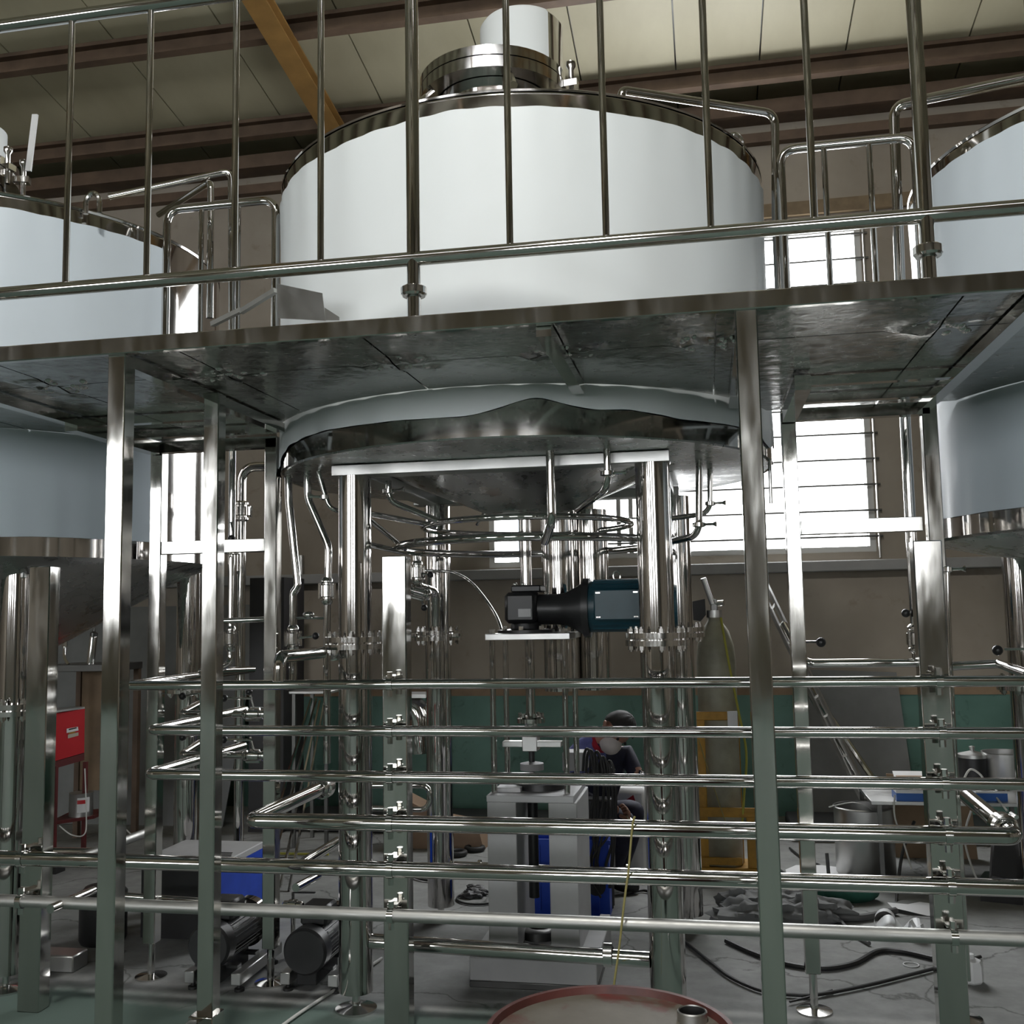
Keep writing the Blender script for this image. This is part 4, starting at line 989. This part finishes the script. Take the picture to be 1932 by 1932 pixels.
# ---- items on the floor, right
j = onz(1832, 1852, 0)
tag(MB().lathe([(.001, 0), (.045, 0), (.052, .008), (.052, .075), (.045, .09), (.02, .098), (.018, .115), (.001, .115)], j, 8).build('plastic_jug', 'white_plastic', None, tuple(j)), 'small white plastic bottle on the floor beside the thick stand post', 'bottle')
w_ = onz(1719, 1820, 0.003); n = 24
tag(MB().tube([w_ + Vector((.033 * math.cos(2 * math.pi * i / n), .033 * math.sin(2 * math.pi * i / n), 0)) for i in range(n)], .003, 6, closed=True).build('gasket_ring', 'white_plastic', None, (w_.x, w_.y, 0)), 'thin pale gasket ring lying alone on the cracked floor', 'ring')
def ribbon(mb, pts, w):
    P = [Vector(p) for p in pts]; vs = []
    for p in P: vs += [p, p + w]
    mb.add(vs, [(2 * i, 2 * i + 1, 2 * i + 3, 2 * i + 2) for i in range(len(P) - 1)])
    return mb
rb = thing('plastic_strip', 'curled strips of peeled white film lying on the floor', 'film scrap', tuple(onz(1700, 1765, 0)))
b = onz(1655, 1765, 0); e = onz(1740, 1775, 0); dx = (e - b)
ribbon(MB(), [b + dx * t + Vector((0, .0, .055 * abs(math.sin(t * 5)) + .004)) for t in [i / 16 for i in range(17)]], Vector((.01, .10, .02))).build('strip', 'white_plastic', rb)
ribbon(MB(), [b + dx * .2 + Vector((.05 * math.cos(a), .02, .06 + .055 * math.sin(a))) for a in [i * .35 - .8 for i in range(14)]], Vector((.01, .05, 0))).build('strip', 'white_plastic', rb)
ribbon(MB(), [b + dx * .65 + Vector((0, 0, .005)), b + dx * .72 + Vector((0, -.02, .09)), b + dx * .80 + Vector((0, -.03, .06)), b + dx * .95 + Vector((0, -.03, .08)), b + dx * 1.05 + Vector((0, 0, .005))], Vector((.02, .035, .0))).build('strip', 'white_plastic', rb)
F = lambda x, y, z=.012: onz(x, y, z)
cable('black cable running from the tank leg past the front post foot', [F(1290, 1775), F(1340, 1815), F(1380, 1845), F(1440, 1870), F(1500, 1877), F(1545, 1876), F(1640, 1858), F(1760, 1828), F(1850, 1805)], .008)
cable('thick black hose bowed across the floor in front of the film scraps', [F(1370, 1775), F(1420, 1798), F(1480, 1818), F(1550, 1827), F(1610, 1818), F(1655, 1795), F(1700, 1795), F(1760, 1808)], .012, 'cable_black', 'hose')
cable('grey hose coming down from the table past the green bag', [at(1560, 1610, 6.2), F(1568, 1690), F(1582, 1730), F(1605, 1758), F(1640, 1780)], .010, 'rubber_grey', 'hose')
cable('fat grey hose lying in front of the green bag', [F(1562, 1727, .02), F(1590, 1731, .02), F(1630, 1730, .02), F(1690, 1718, .02)], .018, 'rubber_grey', 'hose')
cable('thin black cable with a loop near the lower tank leg', [F(1490, 1890), F(1530, 1880), F(1570, 1868)], .005)
gb = onz(1580, 1712, 0)
tag(MB().sphere((gb.x + .06, gb.y + .16, .05), .17, 10, (1.1, .6, .42)).build('cloth_bag', 'green_cloth', None, (gb.x, gb.y, 0)), 'green cloth bag on the floor between the hoses', 'bag')
def heap(label, name, px, py, n, seed, mat, sz):
    r = random.Random(seed); c = onz(px, py, 0); o = thing(name, label, 'cloth', tuple(c))
    for i in range(n):      # crumpled lumps of cloth
        p = c + Vector((r.uniform(-.16, .16), r.uniform(-.08, .16), 0)) * sz; R0 = r.uniform(.05, .10) * sz; f1, f2 = r.uniform(0, 6), r.uniform(0, 6)
        t = MB().sphere((0, 0, 0), 1, 12); vs = []
        for v in t.v:
            k = 1 + .22 * math.sin(5 * v.x + f1 + 3 * v.y) + .18 * math.sin(9 * v.y + f2 + 4 * v.z) + .12 * math.sin(13 * v.x + 7 * v.z + f1)
            q = p + Vector((v.x * k * 1.35, v.y * k, max(v.z * k * .55 + .40, .0))) * R0; vs.append(q)
        MB().add(vs, t.f).build('fold', mat, o, ang=60)
    return o
heap('crumpled grey rag heap on the floor behind the front platform post', 'rag_heap', 1470, 1735, 11, 3, 'grey_board', 1.25)
heap('dark crumpled gloves on the floor near the coiled cable', 'glove_heap', 905, 1690, 5, 8, 'rubber_grey', .6)
c = onz(905, 1694, .008); n = 28
tag(MB().tube([c + Vector((.13 * math.cos(2 * math.pi * i / n), .13 * math.sin(2 * math.pi * i / n), 0)) for i in range(n)], .006, 6, closed=True).build('coiled_cable', 'cable_black', None, (c.x, c.y, 0)), 'thin black cable coiled on the floor around dark gloves', 'cable')
for px, py, lab in ((896, 1600, 'round black rubber ring on the floor nearest the drive stand slab'), (862, 1609, 'round black rubber ring on the floor partly behind the rear tank leg')):
    c = onz(px, py, .02); tag(MB().tube([c + Vector((.055 * math.cos(2 * math.pi * i / n), .055 * math.sin(2 * math.pi * i / n), 0)) for i in range(n)], .018, 10, closed=True).build('rubber_ring', 'black_rubber', None, (c.x, c.y, 0)), lab, 'ring')
# brown sacks and a dark plank by the green wall behind the drive stand
sk = onz(880, 1560, 0)
tag(MB().prism([(sk.x - .35, 7.0, 0), (sk.x + .30, 7.0, 0), (sk.x + .26, 7.0, .16), (sk.x + .02, 7.0, .20), (sk.x - .35, 7.0, .38)], (0, .22, 0)).build('cardboard_scrap', 'cardboard', None, (sk.x, 7.0, 0)), 'sagging brown cardboard scrap by the green wall behind the drive stand', 'cardboard')
tag(MB().box(-3.2, -.3, 7.45, 7.95, 0, .10, .01).build('dark_pallet', 'black_rubber', None, (-1.8, 7.7, 0)), 'long dark pallet lying along the foot of the green wall', 'pallet')
tag(MB().box(.5, 2.6, 7.5, 7.95, 0, .12, .01).build('dark_pallet', 'black_rubber', None, (1.6, 7.7, 0)), 'dark pallet lying under the grey cement board', 'pallet')
# ---- blue crate
cb0, cb1 = onz(985, 1747, 0), onz(1146, 1747, 0)
cr = thing('blue_crate', 'bright blue plastic crate on the floor behind the drive stand', 'crate', ((cb0.x + cb1.x) / 2, 5.64, 0))
x0, x1, y0, y1, hh = cb0.x, cb1.x, 5.58, 5.70, .39
MB().box(x0, x1, y0, y0 + .012, 0, hh).build('crate_side', 'blue_plastic', cr); MB().box(x0, x1, y1 - .012, y1, 0, hh).build('crate_side', 'blue_plastic', cr)
MB().box(x0, x0 + .012, y0 + .012, y1 - .012, 0, hh).build('crate_side', 'blue_plastic', cr); MB().box(x1 - .012, x1, y0 + .012, y1 - .012, 0, hh).build('crate_side', 'blue_plastic', cr)
MB().box(x0 + .012, x1 - .012, y0 + .012, y1 - .012, 0, .012).build('crate_floor', 'blue_plastic', cr)
for z in (hh - .018,): 
    MB().box(x0 - .012, x1 + .012, y0 - .012, y0, z, hh + .004).build('crate_rim', 'blue_plastic', cr)
for i in range(4): MB().box(x0 + .06 + i * (x1 - x0 - .12) / 3 - .006, x0 + .06 + i * (x1 - x0 - .12) / 3 + .006, y0 - .008, y0, .02, hh - .03).build('crate_rib', 'blue_plastic', cr)
MB().lathe([(.001, 0), (.05, 0), (.05, .014), (.001, .014)], (at(1125, 1672, 5.56).x, 5.572, at(1125, 1672, 5.56).z), 20, -Y).build('handle_hole', 'black_rubber', cr)
# ---- welder trolley with cable bundle in front of the worker
wx = at(1120, 1500, 5.55).x
we = thing('welding_unit', 'dark welding unit draped with looped black cables beside the worker', 'welding machine', (wx, 5.78, 0))
MB().box(wx - .12, wx + .08, 5.72, 5.83, .12, .58, .01).build('welder_case', 'black_paint', we)
MB().box(at(1062, 1440, 5.62).x, at(1106, 1440, 5.62).x, 5.60, 5.75, at(1080, 1455, 5.6).z, at(1080, 1420, 5.6).z, .004).build('control_panel', 'grey_paint', we)
MB().prism([at(1142, 1442, 5.6), at(1160, 1452, 5.6), at(1160, 1482, 5.6), at(1146, 1482, 5.6)], (0, .02, 0)).build('side_panel', 'grey_light', we)
for k in range(8):
    r = random.Random(k + 40); x = 1104 + k * 6; top = 1408 + 3.5 * k + r.uniform(-4, 8)
    pts = [at(x - 4, top + 45, 5.60), at(x - 2, top + 12, 5.57), at(x + 4, top, 5.55), at(x + 11, top + 14, 5.54), at(x + 16 + r.uniform(-4, 6), 1490, 5.53), at(x + 18 + r.uniform(-16, 14), 1570, 5.53), at(x + 6 + r.uniform(-24, 16), 1640 + r.uniform(-40, 30), 5.51), at(x + 8 + r.uniform(-20, 24), 1690 + r.uniform(-50, 10), 5.52)]
    MB().tube(pts, r.uniform(.006, .010), 8, .08).build('looped_cable', 'cable_black', we)
for dx in (-.10, .05):
    for yy in (5.745, 5.80): MB().cyl((wx + dx, yy, 0), (wx + dx, yy, .12), .022, n=10).build('caster', 'black_rubber', we)
bgx = at(1190, 1540, 6.5).x
bg = thing('paper_sack', 'white paper sack with a faded pink print beside the worker', 'sack', (bgx, 6.58, 0))
MB().box(bgx - .10, bgx + .10, 6.50, 6.66, 0, at(1187, 1488, 6.5).z, .03).build('sack_body', 'white_paper', bg)
MB().prism([at(1180, 1510, 6.495), at(1195, 1500, 6.495), at(1202, 1522, 6.495), at(1192, 1528, 6.495), at(1182, 1524, 6.495)], (0, .004, 0)).build('pink_print', 'red_cloth', bg)
cable('thin yellow cord tied to the rack and hanging to the floor', [at(1198, 1540, 3.84), at(1193, 1560, 3.835), at(1186, 1640, 3.83), at(1178, 1700, 3.83), at(1168, 1790, 3.83), at(1158, 1862, 3.83), at(1154, 1920, 3.9)], .0042, 'rope', 'cord')

# ---- left: shelf, bottle, red trolley
bz = at(150, 1254, 6.7).z
sf = thing('shelf_rack', 'dark steel shelf rack behind the red trolley', 'shelf', (-4.45, 6.9, 0))
sx0, sx1 = at(85, 1260, 6.7).x, at(212, 1260, 6.7).x
MB().box(sx0, sx1, 6.7, 7.1, bz - .05, bz, .003).build('shelf_board', 'steel_dark', sf)
for x in (sx0 + .03, sx1 - .03):
    for y in (6.72, 7.08): MB().box(x - .02, x + .02, y - .02, y + .02, 0, bz - .05).build('shelf_leg', 'purlin_paint', sf)
MB().box(sx0 + .06, sx1 - .10, 7.06, 7.09, .35, bz - .05).build('back_panel', 'plywood', sf)
c = at(171, 1250, 6.8); c.z = bz
bo = thing('spray_bottle', 'small steel spray bottle leaning on the shelf rack', 'bottle', tuple(c))
ax = Vector((.10, 0, 1)).normalized()
MB().lathe([(.001, 0), (.028, 0), (.028, .19), (.026, .20), (.001, .20)], c, 24, ax).build('bottle_body', 'steel_fit', bo)
MB().lathe([(.027, .20), (.027, .225), (.012, .235), (.010, .26), (.001, .26)], c, 20, ax).build('cap', 'steel_dark', bo)
c = at(122, 1225, 6.8)
ho2 = thing('hose_fitting', 'bright curved hose fitting on a dark hose over the shelf edge', 'fitting', tuple(c))
MB().tube([c + Vector((0, 0, .10)), c, c + Vector((.01, -.02, -.06)), c + Vector((.06, -.04, -.11))], .012, 10, .05).build('bent_tube', 'steel_fit', ho2)
MB().hexnut(c + Vector((0, 0, .02)), c + Vector((0, 0, .055)), .02).build('nut', 'steel_fit', ho2)
MB().tube([c + Vector((-.2, .05, .04)), c + Vector((-.1, .03, .13)), c + Vector((0, 0, .11))], .03, 10, .05).build('dark_hose', 'black_rubber', ho2)
rt = thing('red_trolley', 'red tool trolley with a small sticker on its front panel', 'trolley', tuple(Vector((at(128, 1500, 6.1).x, 6.2, 0))))
P = [at(98, 1347, 6.05), at(160, 1337, 6.25), at(159, 1420, 6.25), at(97, 1438, 6.05)]
MB().prism(P, (-.02, .03, 0)).build('front_panel', 'red_paint', rt)
MB().prism([at(92, 1346, 6.0), at(160, 1337, 6.25), at(150, 1336, 6.5), at(80, 1340, 6.3)], (0, 0, .012)).build('top_tray', 'steel_satin', rt)
MB().prism([at(97, 1439, 6.05), at(159, 1421, 6.25), at(159, 1434, 6.25), at(97, 1452, 6.05)], (-.02, .03, 0)).build('lower_rail', 'dark_red', rt)
nrm = (P[1] - P[0]).cross(P[3] - P[0]).normalized(); nrm = nrm if nrm.y < 0 else -nrm
def onp(u, v): return P[0] + (P[1] - P[0]) * u + (P[3] - P[0]) * v + nrm * .003
MB().prism([onp(.44, .36), onp(.78, .36), onp(.80, .44), onp(.44, .45)], nrm * .001).build('sticker', 'white_paper', rt)
MB().prism([onp(.50, .45), onp(.70, .45), onp(.70, .48), onp(.50, .48)], nrm * .001).build('sticker', 'yellow_paint', rt)
MB().prism([onp(.48, .49), onp(.80, .48), onp(.80, .55), onp(.48, .57)], nrm * .001).build('sticker', 'cream', rt)
MB().prism([onp(.50, .37), onp(.74, .365), onp(.74, .39), onp(.50, .40)], nrm * .002).build('sticker_mark', 'black_paint', rt)
xa = at(97, 1500, 6.05).x
for x, y in ((P[3].x + .01, 6.07), (P[2].x - .01, 6.27)): MB().box(x - .012, x + .012, y, y + .024, .06, P[3].z - .03).build('trolley_leg', 'dark_red', rt)
MB().prism([(P[3].x - .02, 6.05, .30), (P[2].x + .05, 6.30, .30), (P[2].x, 6.6, .30), (P[3].x - .1, 6.4, .30)], (0, 0, .02)).build('lower_shelf', 'dark_red', rt)
MB().box(P[3].x - .02, P[3].x + .05, 6.05, 6.15, 0, .06).build('caster', 'black_rubber', rt); MB().box(P[2].x - .05, P[2].x + .02, 6.28, 6.38, 0, .06).build('caster', 'black_rubber', rt)
pb_ = Vector((at(144, 1540, 6.25).x, 6.3, .32))
pt = thing('paint_tin', 'paint tin with a white and red label on the trolley shelf', 'tin', tuple(pb_))
MB().lathe([(.001, 0), (.075, 0), (.075, .145), (.078, .15), (.07, .15), (.001, .145)], pb_, 32).build('tin_body', 'steel_satin', pt)
MB().lathe([(.0765, .03), (.0765, .125)], pb_, 12, None, R_(285), R_(345)).build('tin_label', 'white_paper', pt)
MB().lathe([(.0772, .085), (.0772, .11)], pb_, 8, None, R_(285), R_(330)).build('tin_print', 'red_paint', pt)
cable('thin pale cable drooping below the red trolley', [at(112, 1558, 5.95), at(135, 1575, 5.95), at(158, 1575, 5.95), at(163, 1545, 6.0), at(160, 1450, 6.05)], .004, 'cable_white')
cable('thin pale cable sagging between the front post and the dull tube', [at(222, 1540, 5.6), at(238, 1565, 5.5), at(258, 1582, 5.4)], .004, 'cable_white')
tag(MB().box(at(178, 1300, 6.9).x, at(196, 1300, 6.9).x, 7.15, 7.21, 0, 1.25).build('wood_batten', 'plywood', None, (at(187, 1300, 6.9).x, 7.0, 0)), 'upright wooden batten leaning beside the shelf rack', 'batten')
tag(MB().prism([(-5.9, 7.55, 0), (-3.75, 7.55, 0), (-3.75, 8.25, 1.72), (-5.9, 8.25, 1.72)], (0, .01, 0)).build('dark_sheet', 'grey_board', None, (-4.8, 7.6, 0)), 'large dark grey sheet leaning on the back wall behind the shelf', 'sheet')
# bundle of bright angle bars leaning by the bay
for i, (a, b, lab) in enumerate((((588, 1318), (530, 1505), 'bright angle bar leaning behind the dog-leg pipe, first of the bundle'), ((598, 1318), (549, 1500), 'bright angle bar leaning behind the dog-leg pipe, second of the bundle'),
                            ((604, 1322), (568, 1490), 'bright angle bar leaning behind the dog-leg pipe, third of the bundle'), ((612, 1326), (583, 1480), 'bright angle bar leaning behind the dog-leg pipe, last of the bundle'))):
    A, B = at(a[0], a[1], 6.7), at(b[0], b[1], 6.3); dd = (B - A).normalized(); E_ = A + (B - A) * (A.z / (A.z - B.z)) ; E_.z = .002
    tag(MB().bar(A, E_, .012, .02).build('angle_bar', 'steel_leg', None, tuple(E_)), lab, 'bar', 'leaning angle bars')
th = at(590, 1303, 6.95)
tt = thing('small_bench', 'small steel bench with a lipped tray behind the dog-leg pipe', 'bench', (th.x, 7.1, 0))
MB().box(th.x - .16, th.x + .14, 6.9, 7.3, th.z - .02, th.z, .003).build('bench_top', 'steel_satin', tt)
for dx in (-.13, .11):
    for y in (6.93, 7.27): MB().box(th.x + dx - .012, th.x + dx + .012, y - .012, y + .012, 0, th.z - .02).build('bench_leg', 'steel_dark', tt)
# dark cabinet and steel cup on the ledge
tag(MB().box(at(470, 1300, 7.4).x, at(535, 1300, 7.4).x, 7.4, 7.8, 0, at(500, 1090, 7.4).z).build('dark_cabinet', 'black_paint', None, (at(500, 1300, 7.4).x, 7.5, 0)), 'tall dark cabinet against the wall behind the left bay', 'cabinet')
c = at(566, 1075, 8.34); c.z = 1.971
tag(MB().lathe([(.001, 0), (.03, 0), (.03, .165), (.026, .165), (.025, .01), (.001, .008)], (c.x, 8.35, 1.971), 20).build('steel_cup', 'steel_satin', None, (c.x, 8.35, 1.971)), 'steel cup standing on the wall ledge', 'cup')
for i, (pa, pb2) in enumerate((((420, 1612), (560, 1620)), ((415, 1604), (620, 1612)), ((430, 1628), (640, 1634)))):
    cable(['black cable stretched along the floor behind the upright pipe', 'yellow cable lying on the floor behind the upright pipe', 'second black cable on the floor near the low tubes'][i],
          [F(pa[0], pa[1]), F((pa[0] + pb2[0]) / 2, pa[1] + 6), F(*pb2)], .008, ['cable_black', 'yellow_hose', 'cable_black'][i])
cable('black cable curving on the floor left of the drive stand', [F(745, 1640), F(800, 1660), F(850, 1655), F(900, 1640)], .007)
cable('pale cord lying on the green aisle floor near the front tank leg', [F(500, 1960), F(560, 1915), F(640, 1862), F(720, 1808)], .007, 'cable_white', 'cord')

# more loose bits on the floor around the yellow trolley and the pot
r_ = random.Random(21)
for i, (px, py, w, d_, lab) in enumerate(((1340, 1668, .12, .05, 'crumpled white wrapping paper at the foot of the yellow trolley'), (1408, 1672, .07, .05, 'scrap of white paper next to the yellow trolley wheel'),
        (1545, 1650, .22, .10, 'flat white plastic sheet on the floor left of the steel pot'), (1500, 1700, .05, .03, 'small pale offcut on the floor beside the rag heap'), (1735, 1718, .16, .05, 'torn pale paper scrap under the work table'))):
    c = onz(px, py, .002); vs = []; 
    for a in range(9): vs.append((c.x + w * math.cos(a * .698) * r_.uniform(.7, 1.1), c.y + d_ * 2 * math.sin(a * .698) * r_.uniform(.7, 1.1), .003 + r_.uniform(0, .03)))
    o = MB().add(vs + [(c.x, c.y, .03)], [(k2, (k2 + 1) % 9, 9) for k2 in range(9)]).build('paper_scrap', 'white_paper', None, (c.x, c.y, 0), ang=20)
    tag(o, lab, 'paper')
cable('dark cable tangle strand behind the rear platform post', [F(1470, 1640), F(1500, 1655), F(1540, 1630), F(1580, 1660), F(1600, 1640)], .008)
cable('thin dark cable running back past the steel pot', [F(1490, 1600), F(1520, 1625), F(1555, 1655), F(1590, 1690)], .007)
cable('short dark cable on the floor right of the welding unit', [F(1150, 1690), F(1180, 1686), F(1215, 1680), F(1240, 1690)], .008)
cable('pale wire bundle on the floor behind the worker', [F(1150, 1620), F(1180, 1628), F(1215, 1618), F(1250, 1605)], .006, 'cable_white')

# ================================================================== worker crouching behind the tank leg
def skin_mesh(name, verts, edges, radii, root, sub=2):
    me = bpy.data.meshes.new(name); me.from_pydata(verts, edges, []); me.update()
    o = bpy.data.objects.new(name, me); COL.objects.link(o)
    bpy.context.view_layer.objects.active = o
    m = o.modifiers.new('Skin', 'SKIN')
    sv = me.skin_vertices[0].data if me.skin_vertices else None
    if sv is None:
        bm = bmesh.new(); bm.from_mesh(me); bm.verts.layers.skin.verify(); bm.to_mesh(me); bm.free(); sv = me.skin_vertices[0].data
    for i, r in enumerate(radii): sv[i].radius = (r, r) if not isinstance(r, tuple) else r; sv[i].use_root = (i == root)
    m.use_smooth_shade = True
    s = o.modifiers.new('Sub', 'SUBSURF'); s.levels = sub; s.render_levels = sub
    bpy.context.view_layer.update()
    dg = bpy.context.evaluated_depsgraph_get(); ev = o.evaluated_get(dg); nm = bpy.data.meshes.new_from_object(ev)
    bpy.data.objects.remove(o); bpy.data.meshes.remove(me); nm.name = name
    return nm
hd = at(1162, 1380, 6.10)                    # head centre
f_ = Vector((.30, -.72, -.62)).normalized(); u_ = Vector((.50, .18, .85)); u_ = (u_ - f_ * u_.dot(f_)).normalized(); s_ = f_.cross(u_)
neck = hd - u_ * .11 - f_ * .03
shL = neck + Vector((-.15, -.06, -.08)); shR = neck + Vector((.14, .10, -.10)); chest = neck + Vector((-.05, .06, -.16))
hip = Vector((hd.x - .20, 6.38, .34)); belly = (chest + hip) / 2
V = []; E = []; RAD = []
def av(p, r): V.append(tuple(p)); RAD.append(r); return len(V) - 1
def ch(a, pts):
    for p, r in pts: b = av(p, r); E.append((a, b)); a = b
    return a
i_hip = av(hip, .15)
i_bel = ch(i_hip, [(belly, .145)]); i_ch = ch(i_bel, [(chest, .14)]); i_nk = ch(i_ch, [(neck - u_ * .02, .06)])
i_hd = ch(i_nk, [(hd - u_ * .04, .075), (hd + u_ * .015, .092), (hd + u_ * .06, .075)])
hand = at(1172, 1533, 5.92); elb = (shL + hand) / 2 + Vector((-.10, -.10, -.06))
i_wr = ch(i_ch, [(shL, .068), (elb, .050), (hand + Vector((-.06, .0, .025)), .034)])
pal = hand + Vector((-.01, 0, .0)); i_pl = ch(i_wr, [(pal, .034)])
hand2 = at(1215, 1462, 6.15); elb2 = (shR + hand2) / 2 + Vector((.03, -.05, -.10))
ch(i_ch, [(shR, .066), (elb2, .048), (hand2, .034)])
knL = Vector((hip.x + .26, 6.06, .42)); knR = Vector((hip.x + .30, 6.30, .44))
for kn, sd in ((knL, -.10), (knR, .10)):
    ch(i_hip, [(hip + Vector((.06, sd, -.02)), .10), (kn, .075), (Vector((kn.x - .10, kn.y, .10)), .048), (Vector((kn.x - .08, kn.y, .045)), .045), (Vector((kn.x + .06, kn.y - .02, .035)), .038)])
body = skin_mesh('person', V, E, RAD, 0)
root = thing('person', 'worker in blue overalls with red collar and white mask, crouching beside the welding unit', 'person', (hip.x, hip.y, 0))
def mesh_part(name, me, mats, parent):
    o = bpy.data.objects.new(name, me); COL.objects.link(o); o.parent = parent
    for v in me.vertices: v.co -= ORG[parent.name]
    for m in mats: me.materials.append(MATS[m])
    ORG[o.name] = ORG[parent.name]; me.shade_smooth(); return o
for p in body.polygons:
    c = p.center
    if (c - hd).length < .15 and (c - neck).dot(u_) > -.01: p.material_index = 1
    elif (c - hand).length < .115 or (c - hand2).length < .06: p.material_index = 1
    elif c.z < .10: p.material_index = 3
    elif c.z < .46 or c.x > neck.x + .03 or c.z < neck.z - .17: p.material_index = 2
    else: p.material_index = 0
mesh_part('body', body, ['denim_light', 'skin', 'navy', 'black_rubber'], root)
# fingers closed around a small torch
tor = thing('hand_torch', 'small silver torch in the hand of the worker', 'torch', tuple(hand + Vector((.05, -.02, -.03))))
td = Vector((.35, -.5, -.6)).normalized(); tc = hand + Vector((.035, -.015, -.012))
MB().lathe([(.001, -.06), (.016, -.06), (.016, .03), (.024, .045), (.024, .07), (.001, .07)], tc, 20, td).build('torch_body', 'steel_fit', tor)
fv = []; fe = []; fr = []
side = td; kn0 = pal + Vector((.02, 0, .03))
for k in range(4):
    b = pal + side * (.026 - .018 * k) + Vector((.012, -.006, .012)); L = (.030, .034, .032, .025)[k]
    c1 = b + Vector((.6, -.2, .35)).normalized() * L; c2 = c1 + Vector((.6, -.3, -.75)).normalized() * L * .85; c3 = c2 + Vector((-.5, -.1, -.8)).normalized() * L * .6
    n0 = len(fv); fv += [tuple(b), tuple(c1), tuple(c2), tuple(c3)]; fe += [(n0, n0 + 1), (n0 + 1, n0 + 2), (n0 + 2, n0 + 3)]; fr += [.0095, .009, .0085, .0075]
    me = skin_mesh('finger', fv[n0:], [(0, 1), (1, 2), (2, 3)], fr[n0:], 0, 1); mesh_part('finger', me, ['skin'], root)
b = pal + Vector((.0, -.02, -.012)); me = skin_mesh('thumb', [tuple(b), tuple(b + Vector((.028, -.02, -.006))), tuple(b + Vector((.052, -.016, -.022)))], [(0, 1), (1, 2)], [.0115, .0105, .009], 0, 1); mesh_part('thumb', me, ['skin'], root)
# hair, ears, eyes, mask, collar
def headpt(th, ph, r=1.0):    # th from up-axis, ph around, 0 = forward
    a, b, c = .088, .108, .118     # side, forward, up radii
    return hd + u_ * .012 + (s_ * (math.sin(th) * math.sin(ph) * a) + f_ * (math.sin(th) * math.cos(ph) * b) + u_ * (math.cos(th) * c)) * r
hv = []; hf = []; nt_, np_ = 12, 40
rr = random.Random(2)
for i in range(nt_ + 1):
    for j in range(np_):
        ph = 2 * math.pi * j / np_; lim = 1.05 + .80 * (1 - math.cos(ph)) / 2 + .05 * math.sin(7 * ph)
        th = lim * i / nt_ + .001
        hv.append(headpt(th, ph, 1.06 + .012 * math.sin(9 * ph + 3 * th) + rr.uniform(-.006, .006) - (.05 if i == nt_ else 0)))
for i in range(nt_):
    for j in range(np_): hf.append((i * np_ + j, i * np_ + (j + 1) % np_, (i + 1) * np_ + (j + 1) % np_, (i + 1) * np_ + j))
MB().add(hv, hf).build('hair', 'hair', root, ang=70)
for sg in (-1, 1):
    e = hd + s_ * (.088 * sg) - u_ * .005 - f_ * .005
    MB().sphere(e, .026, 8, (.5, .8, 1.1)).build('ear', 'skin', root)
    MB().sphere(hd + s_ * (.032 * sg) + f_ * .090 + u_ * .012, .009, 6).build('eye', 'hair', root)
MB().lathe([(.066, -.015), (.060, .015), (.042, .038), (.020, .050), (.001, .052)], hd + f_ * .060 - u_ * .062, 24, (f_ - u_ * .25).normalized()).build('face_mask', 'mask', root)
MB().lathe([(.062, -.045), (.068, -.01), (.074, .02), (.070, .022), (.060, .0)], neck - u_ * .015 + f_ * .01, 28, (u_ + f_ * .25).normalized()).build('collar', 'red_cloth', root)
MB().lathe([(.03, -.02), (.040, -.018), (.040, .018), (.03, .02)], hand2, 20, (hand2 - elb2).normalized()).build('cuff_watch', 'steel_fit', root)
